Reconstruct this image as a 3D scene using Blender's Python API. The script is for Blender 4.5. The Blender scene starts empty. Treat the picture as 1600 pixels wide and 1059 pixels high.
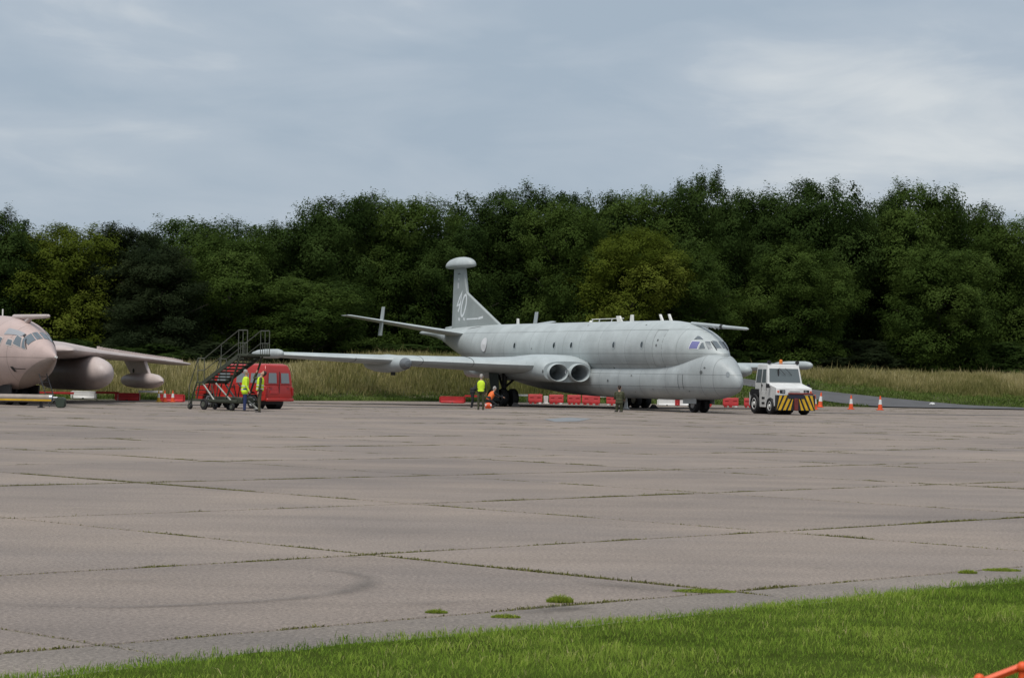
import bpy, bmesh, math, random
import numpy as np
from mathutils import Vector, Matrix, noise as mnoise
R = math.radians
sc = bpy.context.scene
col = sc.collection
rng = random.Random(7)
nrng = np.random.default_rng(11)

# ------------------------------------------------------------------ camera
EYE = 1.7
FPX = 3580.0                      # focal length in pixels of a 1600 px wide frame
ROLL = 0.0186
PITCH = math.atan(58 * math.cos(ROLL) / FPX)
cam_data = bpy.data.cameras.new('camera')
cam = bpy.data.objects.new('camera', cam_data)
col.objects.link(cam)
cam_data.sensor_width = 36.0
cam_data.lens = 36.0 * FPX / 1600
cam_data.clip_start = 0.1
cam_data.clip_end = 6000
cam_data.dof.use_dof = True
cam_data.dof.focus_distance = 105
cam_data.dof.aperture_fstop = 18
cam.location = (0, 0, EYE)
cam.rotation_euler = (Matrix.Rotation(math.pi / 2 + PITCH, 4, 'X') @ Matrix.Rotation(ROLL, 4, 'Z')).to_euler()
sc.camera = cam

# ------------------------------------------------------------------ sky, sun, exposure
SUN_EL, SUN_AZ = R(64), R(205)     # azimuth clockwise from +Y (view direction): behind the camera, a little to the left
world = bpy.data.worlds.new('World')
sc.world = world
world.use_nodes = True
wn, wl = world.node_tree.nodes, world.node_tree.links
wn.clear()
wout = wn.new('ShaderNodeOutputWorld')
bg = wn.new('ShaderNodeBackground'); bg.inputs['Strength'].default_value = 0.05
sky = wn.new('ShaderNodeTexSky'); sky.sky_type = 'NISHITA'; sky.sun_disc = False
sky.sun_elevation = SUN_EL; sky.sun_rotation = SUN_AZ; sky.dust_density = 2.0; sky.air_density = 1.0
wl.new(bg.outputs[0], wout.inputs[0])
tc = wn.new('ShaderNodeTexCoord')
def wmath(op, a, b):
    n = wn.new('ShaderNodeMath'); n.operation = op
    for i, q in enumerate((a, b)):
        if isinstance(q, (int, float)): n.inputs[i].default_value = q
        else: wl.new(q, n.inputs[i])
    return n.outputs[0]
def wnoise(scale, detail, rough, off, stretch):
    mp = wn.new('ShaderNodeMapping'); mp.inputs['Location'].default_value = off; mp.inputs['Scale'].default_value = stretch
    mp.inputs['Rotation'].default_value = (0, R(9), 0)
    wl.new(tc.outputs['Generated'], mp.inputs[0])
    n = wn.new('ShaderNodeTexNoise'); n.inputs['Scale'].default_value = scale
    n.inputs['Detail'].default_value = detail; n.inputs['Roughness'].default_value = rough
    n.inputs['Distortion'].default_value = 0.4
    wl.new(mp.outputs[0], n.inputs[0]); return n.outputs['Fac']
n1 = wnoise(4.2, 4, 0.5, (3.1, 0.4, 0.2), (1.0, 1.0, 2.6))
n2 = wnoise(11, 6, 0.55, (7.7, 2.2, 0.4), (0.9, 1.0, 3.2))
nsum = wmath('ADD', wmath('MULTIPLY', n1, 0.65), wmath('MULTIPLY', n2, 0.35))
ramp = wn.new('ShaderNodeValToRGB')
ramp.color_ramp.elements[0].position = 0.40; ramp.color_ramp.elements[0].color = (3.8, 4.6, 5.5, 1)
ramp.color_ramp.elements[1].position = 0.62; ramp.color_ramp.elements[1].color = (6.5, 6.9, 7.2, 1)
e = ramp.color_ramp.elements.new(0.5); e.color = (4.45, 5.15, 5.95, 1)
wl.new(nsum, ramp.inputs[0])
mix = wn.new('ShaderNodeMixRGB'); mix.inputs[0].default_value = 0.93
wl.new(sky.outputs[0], mix.inputs[1]); wl.new(ramp.outputs[0], mix.inputs[2])
wl.new(mix.outputs[0], bg.inputs['Color'])

sun_data = bpy.data.lights.new('sun', 'SUN')
sun_data.energy = 1.5; sun_data.angle = R(26); sun_data.color = (1.0, 0.965, 0.91)
sun = bpy.data.objects.new('sun', sun_data); col.objects.link(sun)
sd = Vector((math.sin(SUN_AZ) * math.cos(SUN_EL), math.cos(SUN_AZ) * math.cos(SUN_EL), math.sin(SUN_EL)))
sun.rotation_euler = sd.to_track_quat('Z', 'Y').to_euler()
sun.location = (0, 0, 60)
sc.view_settings.view_transform = 'Standard'
sc.view_settings.look = 'None'
sc.view_settings.gamma = 1.0
sc.view_settings.exposure = 1.0
sc.render.engine = 'CYCLES'
sc.cycles.use_denoising = True
sc.cycles.max_bounces = 6
sc.cycles.transparent_max_bounces = 8

# ------------------------------------------------------------------ helpers
def colx(px, dist, py=590):
    """world X of an image column at a given distance"""
    return dist * ((px - 800) + ROLL * (py - 529.5)) / FPX

def mat(name, color, rough=0.6, metal=0.0, noise=None, spec=0.4, coat=0.0, bump=None, alpha=None):
    """procedural material; noise = (scale, amount, (stretch)) varies the value, bump = (scale, strength)"""
    m = bpy.data.materials.new(name); m.use_nodes = True
    n, l = m.node_tree.nodes, m.node_tree.links
    b = n['Principled BSDF']
    b.inputs['Roughness'].default_value = rough; b.inputs['Metallic'].default_value = metal
    b.inputs['Specular IOR Level'].default_value = spec
    if coat: b.inputs['Coat Weight'].default_value = coat
    c = tuple(color) + (1,)
    b.inputs['Base Color'].default_value = c
    t = n.new('ShaderNodeTexCoord')
    if noise:
        sc_, am = noise[0], noise[1]
        mp = n.new('ShaderNodeMapping'); l.new(t.outputs['Object'], mp.inputs[0])
        if len(noise) > 2: mp.inputs['Scale'].default_value = noise[2]
        x = n.new('ShaderNodeTexNoise'); x.inputs['Scale'].default_value = sc_; x.inputs['Detail'].default_value = 6
        x.inputs['Roughness'].default_value = 0.6
        l.new(mp.outputs[0], x.inputs[0])
        r = n.new('ShaderNodeValToRGB')
        r.color_ramp.elements[0].position = 0.3; r.color_ramp.elements[1].position = 0.72
        lo = 1 - am; hi = 1 + am * 0.6
        r.color_ramp.elements[0].color = (c[0] * lo, c[1] * lo, c[2] * lo, 1)
        r.color_ramp.elements[1].color = (min(1, c[0] * hi), min(1, c[1] * hi), min(1, c[2] * hi), 1)
        l.new(x.outputs['Fac'], r.inputs[0]); l.new(r.outputs[0], b.inputs['Base Color'])
    if bump:
        x = n.new('ShaderNodeTexNoise'); x.inputs['Scale'].default_value = bump[0]; x.inputs['Detail'].default_value = 5
        l.new(t.outputs['Object'], x.inputs[0])
        bp = n.new('ShaderNodeBump'); bp.inputs['Strength'].default_value = bump[1]; bp.inputs['Distance'].default_value = 0.02
        l.new(x.outputs['Fac'], bp.inputs['Height']); l.new(bp.outputs[0], b.inputs['Normal'])
    return m

def tag(o, label=None, cat=None, group=None, kind=None):
    if label: o['label'] = label
    if cat: o['category'] = cat
    if group: o['group'] = group
    if kind: o['kind'] = kind
    return o

def empty(name, loc=(0, 0, 0), rz=0.0, label=None, cat=None, group=None, kind=None):
    o = bpy.data.objects.new(name, None); col.objects.link(o)
    o.location = loc; o.rotation_euler = (0, 0, rz); o.empty_display_size = 0.2
    return tag(o, label, cat, group, kind)

class MB:
    """collects simple shapes, then links them as ONE mesh object"""
    def __init__(s): s.v = []; s.f = []; s.mi = []
    def add(s, vs, fs, mi=0):
        k = len(s.v); s.v += [tuple(q) for q in vs]
        s.f += [tuple(i + k for i in q) for q in fs]; s.mi += [mi] * len(fs); return s
    def box(s, x0, x1, y0, y1, z0, z1, mi=0, M=None):
        vs = [Vector((x, y, z)) for x in (x0, x1) for y in (y0, y1) for z in (z0, z1)]
        if M is not None: vs = [M @ q for q in vs]
        return s.add(vs, [(0, 1, 3, 2), (4, 6, 7, 5), (0, 4, 5, 1), (2, 3, 7, 6), (0, 2, 6, 4), (1, 5, 7, 3)], mi)
    def hexa(s, lo, hi, mi=0):
        """lo, hi: four corners each, same winding (ccw seen from above)"""
        vs = list(lo) + list(hi)
        return s.add(vs, [(3, 2, 1, 0), (4, 5, 6, 7)] + [(i, (i + 1) % 4, 4 + (i + 1) % 4, 4 + i) for i in range(4)], mi)
    def tube(s, p0, p1, r0, r1=None, n=10, mi=0, caps=True):
        r1 = r0 if r1 is None else r1
        p0, p1 = Vector(p0), Vector(p1); d = (p1 - p0).normalized()
        a = d.orthogonal().normalized(); b = d.cross(a)
        vs = []
        for p, r in ((p0, r0), (p1, r1)):
            for i in range(n):
                t = 2 * math.pi * i / n; vs.append(p + a * (r * math.cos(t)) + b * (r * math.sin(t)))
        fs = [(i, (i + 1) % n, n + (i + 1) % n, n + i) for i in range(n)]
        if caps: fs += [tuple(range(n - 1, -1, -1)), tuple(range(n, 2 * n))]
        return s.add(vs, fs, mi)
    def path(s, pts, r, n=8, mi=0):
        for a, b in zip(pts[:-1], pts[1:]): s.tube(a, b, r, r, n, mi)
        return s
    def sphere(s, c, rx, ry=None, rz=None, nu=14, nv=9, mi=0):
        ry = rx if ry is None else ry; rz = rx if rz is None else rz
        rings = []
        for j in range(nv + 1):
            ph = math.pi * j / nv; rr = max(math.sin(ph), 0.001)
            rings.append([(c[0] + rx * rr * math.cos(2 * math.pi * i / nu), c[1] + ry * rr * math.sin(2 * math.pi * i / nu), c[2] - rz * math.cos(ph)) for i in range(nu)])
        return s.loft(rings, mi=mi)
    def loft(s, rings, mi=0, caps=True, closed=True):
        n = len(rings[0]); vs = [q for r in rings for q in r]; fs = []
        for j in range(len(rings) - 1):
            for i in range(n if closed else n - 1):
                k = (i + 1) % n
                fs.append((j * n + i, j * n + k, (j + 1) * n + k, (j + 1) * n + i))
        if caps and closed:
            fs.append(tuple(range(n - 1, -1, -1))); m = (len(rings) - 1) * n; fs.append(tuple(range(m, m + n)))
        return s.add(vs, fs, mi)
    def prism(s, poly, axis, a, b, mi=0):
        """extrude polygon (2-D) along an axis 'x','y','z' from a to b"""
        def P(q, t):
            return (t, q[0], q[1]) if axis == 'x' else (q[0], t, q[1]) if axis == 'y' else (q[0], q[1], t)
        n = len(poly); vs = [P(q, a) for q in poly] + [P(q, b) for q in poly]
        fs = [(i, (i + 1) % n, n + (i + 1) % n, n + i) for i in range(n)] + [tuple(range(n - 1, -1, -1)), tuple(range(n, 2 * n))]
        return s.add(vs, fs, mi)
    def wheel(s, c, ax, r, w, mi=0, n=24):
        """tyre-like lathe about axis ax ('x' or 'y') """
        prof = [(0.0, -w / 2 * .8), (r * .62, -w / 2 * .8), (r * .66, -w / 2), (r * .9, -w / 2), (r, -w / 2 * .62), (r, w / 2 * .62), (r * .9, w / 2), (r * .66, w / 2), (r * .62, w / 2 * .8), (0.0, w / 2 * .8)]
        return s.lathe(c, ax, prof, n, mi)
    def lathe(s, c, ax, prof, n=20, mi=0):
        rings = []
        for rr, t in prof:
            rr = max(rr, 1e-4); ring = []
            for i in range(n):
                a = 2 * math.pi * i / n; u, v = rr * math.cos(a), rr * math.sin(a)
                ring.append((c[0] + t, c[1] + u, c[2] + v) if ax == 'x' else (c[0] + u, c[1] + t, c[2] + v) if ax == 'y' else (c[0] + u, c[1] + v, c[2] + t))
            rings.append(ring)
        return s.loft(rings, mi=mi)
    def build(s, name, mats, parent=None, smooth=40, bevel=0.0, seg=1, fix=True):
        me = bpy.data.meshes.new(name); me.from_pydata(s.v, [], s.f)
        if not isinstance(mats, (list, tuple)): mats = [mats]
        for m in mats: me.materials.append(m)
        if len(mats) > 1: me.polygons.foreach_set('material_index', s.mi)
        if fix:
            bm = bmesh.new(); bm.from_mesh(me); bmesh.ops.recalc_face_normals(bm, faces=bm.faces[:]); bm.to_mesh(me); bm.free()
        if smooth:
            me.polygons.foreach_set('use_smooth', [True] * len(me.polygons)); me.set_sharp_from_angle(angle=R(smooth))
        o = bpy.data.objects.new(name, me); col.objects.link(o)
        if parent is not None: o.parent = parent
        if bevel:
            b = o.modifiers.new('bevel', 'BEVEL'); b.width = bevel; b.segments = seg; b.limit_method = 'ANGLE'; b.angle_limit = R(35)
        return o

def ncopy(o, parent=None):
    c = o.copy(); col.objects.link(c)
    if parent is not None: c.parent = parent
    for ch in o.children: ncopy(ch, c)
    return c

def fast_mesh(name, verts, nper, mats, attr=None, attr_name='tone', mat_idx=None):
    """verts (N*nper,3) numpy: N separate polygons of nper corners"""
    n = len(verts) // nper
    me = bpy.data.meshes.new(name)
    me.vertices.add(len(verts)); me.vertices.foreach_set('co', verts.astype(np.float32).ravel())
    me.loops.add(len(verts)); me.loops.foreach_set('vertex_index', np.arange(len(verts), dtype=np.int32))
    me.polygons.add(n)
    me.polygons.foreach_set('loop_start', np.arange(0, len(verts), nper, dtype=np.int32))
    for m in mats: me.materials.append(m)
    if mat_idx is not None: me.polygons.foreach_set('material_index', mat_idx.astype(np.int32))
    if attr is not None:
        a = me.attributes.new(attr_name, 'FLOAT', 'POINT'); a.data.foreach_set('value', np.repeat(attr, nper).astype(np.float32))
    me.update(calc_edges=True); me.validate()
    return me

def link(me, name, parent=None):
    o = bpy.data.objects.new(name, me); col.objects.link(o)
    if parent is not None: o.parent = parent
    return o

def vnoise(x, y, scale, seed=0):
    """value noise for numpy arrays, 0..1"""
    x = np.asarray(x) / scale; y = np.asarray(y) / scale
    xi = np.floor(x).astype(np.int64); yi = np.floor(y).astype(np.int64); fx = x - xi; fy = y - yi
    fx = fx * fx * (3 - 2 * fx); fy = fy * fy * (3 - 2 * fy)
    def hsh(a, b):
        h = (a * 374761393 + b * 668265263 + seed * 1442695041) & 0x7fffffff
        h = ((h ^ (h >> 13)) * 1274126177) & 0x7fffffff
        return (h ^ (h >> 16)) % 65536 / 65535.0
    return (hsh(xi, yi) * (1 - fx) + hsh(xi + 1, yi) * fx) * (1 - fy) + (hsh(xi, yi + 1) * (1 - fx) + hsh(xi + 1, yi + 1) * fx) * fy

def tone_mat(name, stops, rough=0.7, translucent=0.0, spec=0.2, patch=None):
    """colour from the per-leaf / per-blade attribute 'tone' plus a random shift per object"""
    m = bpy.data.materials.new(name); m.use_nodes = True
    n, l = m.node_tree.nodes, m.node_tree.links
    b = n['Principled BSDF']; b.inputs['Roughness'].default_value = rough; b.inputs['Specular IOR Level'].default_value = spec
    a = n.new('ShaderNodeAttribute'); a.attribute_name = 'tone'
    r = n.new('ShaderNodeValToRGB'); els = r.color_ramp.elements
    while len(els) < len(stops): els.new(0.5)
    for i, (p, c) in enumerate(stops): els[i].position = p; els[i].color = tuple(c) + (1,)
    l.new(a.outputs['Fac'], r.inputs[0]); l.new(r.outputs[0], b.inputs['Base Color'])
    if translucent:
        t = n.new('ShaderNodeBsdfTranslucent'); l.new(r.outputs[0], t.inputs['Color'])
        mx = n.new('ShaderNodeMixShader'); mx.inputs[0].default_value = translucent
        l.new(b.outputs[0], mx.inputs[1]); l.new(t.outputs[0], mx.inputs[2])
        l.new(mx.outputs[0], n['Material Output'].inputs['Surface'])
    return m

# ------------------------------------------------------------------ shared materials
M_RUBBER = mat('rubber', (0.018, 0.018, 0.019), 0.75, noise=(8, 0.4))
M_BLACK = mat('black_metal', (0.02, 0.02, 0.022), 0.55)
M_GLASS = mat('dark_glass', (0.035, 0.045, 0.05), 0.08, spec=0.6)
M_STEEL = mat('bare_steel', (0.32, 0.33, 0.34), 0.4, 0.7, noise=(6, 0.3))
M_WHITE = mat('white_paint', (0.74, 0.74, 0.72), 0.4, noise=(2.2, 0.16))
M_ORANGE = mat('orange_plastic', (0.75, 0.10, 0.025), 0.45, noise=(5, 0.25))
M_REDPL = mat('red_barrier_plastic', (0.44, 0.028, 0.03), 0.5, noise=(3, 0.25))
M_WHITEPL = mat('white_barrier_plastic', (0.72, 0.72, 0.70), 0.5, noise=(3, 0.16))
M_YELLOW = mat('yellow_paint', (0.70, 0.42, 0.02), 0.5, noise=(4, 0.25))

# ------------------------------------------------------------------ the setting: ground, apron, bank, road
TH = R(44.6)
DA = Vector((math.sin(TH), math.cos(TH), 0)); DB = Vector((-math.cos(TH), math.sin(TH), 0))
def ab(a, b, z=0.0):
    """apron grid coordinates: a counts along DB (across the rows), b along DA"""
    q = DB * a + DA * b; return Vector((q.x, q.y, z))

def concrete_material(name, base, rnd=0.10):
    m = bpy.data.materials.new(name); m.use_nodes = True
    n, l = m.node_tree.nodes, m.node_tree.links; b = n['Principled BSDF']
    b.inputs['Roughness'].default_value = 0.9; b.inputs['Specular IOR Level'].default_value = 0.25
    g = n.new('ShaderNodeNewGeometry')
    def nz(scale, det, rough=0.6, stretch=None):
        x = n.new('ShaderNodeTexNoise'); x.inputs['Scale'].default_value = scale; x.inputs['Detail'].default_value = det; x.inputs['Roughness'].default_value = rough
        if stretch:
            mp = n.new('ShaderNodeMapping'); mp.inputs['Scale'].default_value = stretch; mp.inputs['Rotation'].default_value = (0, 0, R(9))
            l.new(g.outputs['Position'], mp.inputs[0]); l.new(mp.outputs[0], x.inputs[0])
        else: l.new(g.outputs['Position'], x.inputs[0])
        return x.outputs['Fac']
    def rmp(src, p0, c0, p1, c1):
        r = n.new('ShaderNodeValToRGB'); r.color_ramp.elements[0].position = p0; r.color_ramp.elements[1].position = p1
        r.color_ramp.elements[0].color = tuple(c0) + (1,); r.color_ramp.elements[1].color = tuple(c1) + (1,); l.new(src, r.inputs[0]); return r.outputs[0]
    def mul(a, c):
        x = n.new('ShaderNodeMixRGB'); x.blend_type = 'MULTIPLY'; x.inputs[0].default_value = 1; l.new(a, x.inputs[1]); l.new(c, x.inputs[2]); return x.outputs[0]
    big = rmp(nz(0.22, 5, 0.55), 0.36, (base[0] * .86, base[1] * .865, base[2] * .88), 0.62, (base[0] * 1.08, base[1] * 1.06, base[2] * 1.03))
    smear = rmp(nz(0.55, 7, 0.65, (0.5, 1.6, 1)), 0.34, (0.88, 0.88, 0.885), 0.6, (1.05, 1.05, 1.05))
    fine = rmp(nz(30, 4, 0.8), 0.36, (0.58, 0.58, 0.58), 0.66, (1.36, 1.36, 1.35))
    grit = n.new('ShaderNodeTexVoronoi'); grit.inputs['Scale'].default_value = 34; l.new(g.outputs['Position'], grit.inputs[0])
    gr = rmp(grit.outputs['Distance'], 0.0, (1.28, 1.27, 1.24), 0.28, (0.98, 0.98, 0.98))
    spots = rmp(nz(2.6, 4, 0.6), 0.26, (0.74, 0.74, 0.72), 0.34, (1, 1, 1))
    oi = n.new('ShaderNodeObjectInfo')
    rr = rmp(oi.outputs['Random'], 0.0, (1 - rnd, 1 - rnd, 1 - rnd * .9), 1.0, (1 + rnd * .7, 1 + rnd * .66, 1 + rnd * .6))
    l.new(mul(mul(mul(mul(mul(big, smear), fine), spots), gr), rr), b.inputs['Base Color'])
    bp = n.new('ShaderNodeBump'); bp.inputs['Strength'].default_value = 0.35; bp.inputs['Distance'].default_value = 0.01
    l.new(nz(30, 4, 0.7), bp.inputs['Height']); l.new(bp.outputs[0], b.inputs['Normal'])
    return m
M_CONC = concrete_material('apron_concrete', (0.24, 0.202, 0.176))
M_KERB = concrete_material('apron_margin_concrete', (0.21, 0.183, 0.16), 0.06)
M_SOIL = mat('joint_soil', (0.12, 0.108, 0.07), 0.95, noise=(1.5, 0.5))

ground = MB(); ground.add([(-2500, -400, -0.3), (2500, -400, -0.3), (2500, 4500, -0.3), (-2500, 4500, -0.3)], [(0, 1, 2, 3)])
M_FARGRASS = mat('far_grass', (0.06, 0.085, 0.025), 0.9, noise=(0.05, 0.4))
tag(ground.build('ground', M_FARGRASS, smooth=0), kind='structure')

# apron: a bed of dark jointing soil that carries every slab as a part
ap = MB(); c4 = [ab(11.0, -60, -0.011), ab(11.0, 190, -0.011), ab(190, 190, -0.011), ab(190, -60, -0.011)]
ap.add(c4, [(0, 1, 2, 3)])
apron = tag(ap.build('apron', M_SOIL, smooth=0), kind='structure')

EDGE = [(-120, 70), (-60, 100), (-30, 119), (-23, 123), (-17, 131), (-10, 140), (-4, 146), (4, 151), (13, 156), (23, 158.5), (36, 161), (70, 168), (140, 180)]
EX = np.array([p[0] for p in EDGE], float); EY = np.array([p[1] for p in EDGE], float)
def edge_y(x): return np.interp(x, EX, EY)

def slab_mesh(name, la, lb, mt, gap=0.05, ch=0.012, th=0.16):
    """top at z 0, edges chamfered; local x runs along DA, local y along DB"""
    hx, hy = lb / 2 - gap / 2, la / 2 - gap / 2
    r = []
    for dx, z in ((0, -th), (0, -ch), (ch, 0)):
        r.append([(-hx + dx, -hy + dx, z), (hx - dx, -hy + dx, z), (hx - dx, hy - dx, z), (-hx + dx, hy - dx, z)])
    b = MB(); b.loft(r)
    me = bpy.data.meshes.new(name); me.from_pydata(b.v, [], b.f); me.materials.append(mt); return me
SA, SB, A0, B0 = 6.01, 6.12, 16.08, 8.33
slab_me = slab_mesh('slab', SA, SB, M_CONC)
slab_edge_me = slab_mesh('slab', A0 - 11.72, SB, M_CONC)
margin_me = slab_mesh('margin_slab', 1.4, SB, M_KERB, gap=0.025)
AZ = math.atan2(DA.y, DA.x)
def seen(p, mar):
    return p.y > 6 and abs(p.x) < 0.2235 * p.y + mar and p.y < edge_y(p.x) + 5
nslab = 0
for i in range(-2, 26):
    for j in range(-12, 28):
        if i == -2: a, me, mar, nm = 11.01, margin_me, 3.5, 'margin_slab'
        elif i == -1: a, me, mar, nm = (A0 + 11.72) / 2, slab_edge_me, 5, 'slab'
        else: a, me, mar, nm = A0 + SA * (i + 0.5), slab_me, 5.0, 'slab'
        p = ab(a, B0 + SB * (j + 0.5))
        if not seen(p, mar): continue
        o = bpy.data.objects.new(nm, me); col.objects.link(o); o.parent = apron
        o.location = (p.x, p.y, rng.uniform(-0.003, 0.002)); nslab += 1
        o.rotation_euler = (rng.uniform(-.0003, .0003), rng.uniform(-.0003, .0003), AZ)
# concrete carries on outside the frame as plain sheet
side = MB()
for s in (-1, 1):
    pts = [(s * (0.2235 * y + 11.5), y) for y in (14, 60, 120, 190)]
    q = [(x, y, -0.02) for x, y in pts] + [(s * 400, y, -0.02) for x, y in reversed(pts)]
    side.add(q, [tuple(range(len(q)))])
tag(side.build('apron_outer', M_CONC, smooth=0), kind='structure')

# patches, stains and tyre mark on the apron
M_PATCH = mat('asphalt_patch', (0.10, 0.094, 0.09), 0.9, noise=(9, 0.35))
def stain_material(name, color, scale, lo, hi):
    m = bpy.data.materials.new(name); m.use_nodes = True
    n, l = m.node_tree.nodes, m.node_tree.links; b = n['Principled BSDF']; b.inputs['Base Color'].default_value = tuple(color) + (1,); b.inputs['Roughness'].default_value = .95
    g = n.new('ShaderNodeNewGeometry'); x = n.new('ShaderNodeTexNoise'); x.inputs['Scale'].default_value = scale; x.inputs['Detail'].default_value = 6
    l.new(g.outputs['Position'], x.inputs[0])
    uv = n.new('ShaderNodeAttribute'); uv.attribute_name = 'tone'
    mu = n.new('ShaderNodeMath'); mu.operation = 'MULTIPLY'; l.new(x.outputs['Fac'], mu.inputs[0]); l.new(uv.outputs['Fac'], mu.inputs[1])
    r = n.new('ShaderNodeMapRange'); r.inputs[1].default_value = lo; r.inputs[2].default_value = hi; r.inputs[4].default_value = .42; l.new(mu.outputs[0], r.inputs[0])
    l.new(r.outputs[0], b.inputs['Alpha']); return m
M_STAIN = stain_material('dark_stain', (0.115, 0.105, 0.096), 2.2, 0.12, 0.7)
def stain_strip(name, centre, widths, parent=None):
    """soft-edged strip along a list of ground points"""
    vs, fs, tn = [], [], []
    nc = 5
    for k, (c, w) in enumerate(zip(centre, widths)):
        c = Vector((c[0], c[1], 0.009)); d = (Vector(centre[min(k + 1, len(centre) - 1)]) - Vector(centre[max(k - 1, 0)])); d = Vector((d[0], d[1], 0)).normalized()
        nrm = Vector((-d.y, d.x, 0)); fade = min(1, min(k, len(centre) - 1 - k) / 2.0)
        for i in range(nc):
            u = i / (nc - 1) * 2 - 1; vs.append(c + nrm * (u * w / 2)); tn.append((1 - abs(u)) * fade)
    for k in range(len(centre) - 1):
        for i in range(nc - 1): fs.append((k * nc + i, k * nc + i + 1, (k + 1) * nc + i + 1, (k + 1) * nc + i))
    me = bpy.data.meshes.new(name); me.from_pydata([tuple(q) for q in vs], [], fs); me.materials.append(M_STAIN)
    a = me.attributes.new('tone', 'FLOAT', 'POINT'); a.data.foreach_set('value', tn)
    return link(me, name, parent)
def gpt(px, py):
    """ground point under an image pixel"""
    u, v = px - 800, py - 529.5; c, s = math.cos(ROLL), math.sin(ROLL)
    u2, v2 = u * c + v * s, -u * s + v * c
    fw = FPX * math.cos(PITCH) + v2 * math.sin(PITCH); dn = v2 * math.cos(PITCH) - FPX * math.sin(PITCH)
    t = EYE / dn; return (u2 * t, fw * t)
arc = [gpt(*q) for q in [(-60, 942), (60, 946), (180, 949), (300, 945), (400, 940), (470, 934), (530, 927), (565, 918), (577, 909), (572, 901), (545, 894), (500, 890), (430, 890)]]
stain_strip('tyre_mark', arc, [.35, .3, .25, .25, .28, .32, .36, .4, .4, .35, .3, .25, .2], apron)
stain_strip('dark_stain', [gpt(*q) for q in [(820, 897), (900, 907), (1000, 918), (1080, 925), (1180, 932)]], [.2, .5, .8, .7, .3], apron)
stain_strip('dark_stain', [gpt(*q) for q in [(560, 952), (650, 944), (760, 938), (870, 935)]], [.3, .7, .8, .4], apron)
stain_strip('dark_stain', [gpt(*q) for q in [(60, 930), (10, 918), (200, 908), (420, 900)]][1:], [.4, 1.0, .4], apron)
for off_ in (0, .12): stain_strip('dark_stain', [(gpt(*q)[0], gpt(*q)[1] + off_) for q in [(770, 962), (812, 958), (850, 955), (890, 952), (930, 951), (960, 950)]], [.2, .42, .5, .45, .3, .15], apron).location.z = off_ * .03
pp = MB(); pq = [gpt(*q) for q in [(850, 655), (890, 652), (925, 654), (905, 658), (868, 659)]]
pp.add([(x, y, 0.008) for x, y in pq], [tuple(range(5))]); pp.build('asphalt_patch', mat('grey_patch', (0.2, 0.21, 0.22), 0.9, noise=(2, 0.2)), apron, smooth=0)

ds = MB(); pth = [(-34, 100), (-24, 106.5), (-11, 115.5), (-2, 120.6), (11, 124.2), (28, 129.5), (44, 134)]
for (xa_, ya_), (xb_, yb_) in zip(pth[:-1], pth[1:]): ds.add([(xa_, ya_ - .9, .006), (xb_, yb_ - .9, .006), (xb_, yb_ + .9, .006), (xa_, ya_ + .9, .006)], [(0, 1, 2, 3)])
ds.build('dark_tarmac_strip', mat('strip_tarmac', (0.085, 0.08, 0.078), .9, noise=(.5, .5)), apron, smooth=0)

# ---- far grass bank (terrain beyond the apron)
def sstep(x, a, b):
    t = np.clip((x - a) / (b - a), 0, 1); return t * t * (3 - 2 * t)
def bank_z(x, y):
    x = np.asarray(x, float); y = np.asarray(y, float)
    t = y - edge_y(x)
    w = sstep(x, 6, 20)                                # 0: steep bank on the left, 1: gentle slope with the road on the right
    left = 0.04 + (1.5 + 1.0 * sstep(x, -16, -8)) * sstep(t, 0.8, 10.5)
    right = 0.04 + 1.3 * np.clip(t / 9, 0, 1) + 0.75 * sstep(t, 8, 15)
    z = left * (1 - w) + right * w
    z = z + 0.16 * (vnoise(x, y, 4.5, 3) - 0.5) * sstep(t, 1, 5)
    return np.where(t < 0, 0.04 + t * 0.06, z)
M_BANK = mat('bank_soil', (0.075, 0.075, 0.03), 0.95, noise=(0.6, 0.5))
gxs = np.concatenate([np.array([-1500, -600, -250, -150]), np.arange(-100, 101, 1.6), np.array([150, 250, 600, 1500])])
gts = np.concatenate([[-1.6, -0.6, 0.0], np.arange(0.8, 17, 0.9), [20, 25, 32, 45, 70, 200, 900]])
bk = MB(); vs = []
for t in gts:
    jit = 0.5 * (vnoise(gxs, gxs * 0, 1.7, 5) - 0.5) + 1.0 * (vnoise(gxs, gxs * 0, 6.0, 8) - 0.5)
    ys = edge_y(gxs) + t + jit * (t < 3)
    zs = bank_z(gxs, ys)
    vs += [(x, y, z) for x, y, z in zip(gxs, ys, zs)]
W = len(gxs)
bk.add(vs, [(r * W + i, r * W + i + 1, (r + 1) * W + i + 1, (r + 1) * W + i) for r in range(len(gts) - 1) for i in range(W - 1)])
tag(bk.build('grass_bank', M_BANK, smooth=60), kind='structure')

# ---- asphalt road climbing away over the bank on the right
M_ROAD = mat('road_asphalt', (0.09, 0.09, 0.094), 0.9, noise=(0.7, 0.18), bump=(20, 0.2))
near = [(12.5, 9.4), (15, 8.4), (17.5, 7.0), (19.5, 5.0), (21.5, 2.2), (23.5, 0.5), (26, -0.6), (32, -1.4), (45, -2.2), (70, -3)]
far = [(12.5, 12.6), (15, 11.8), (17.5, 10.6), (19.5, 9.2), (21.5, 7.6), (23.5, 5.9), (26, 4.2), (32, 1.0), (45, -1.4), (70, -2.6)]
def road_t(x, pts): return np.interp(x, [p[0] for p in pts], [p[1] for p in pts])
rd = MB(); xs = np.arange(12.5, 70, 0.8); NR = 9; vs = []
for x in xs:
    t0, t1 = road_t(x, near), road_t(x, far)
    for k in range(NR):
        y = edge_y(x) + t0 + (t1 - t0) * k / (NR - 1); vs.append((x, y, float(bank_z(x, y)) + 0.085 if y > edge_y(x) - .3 else 0.075))
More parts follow.
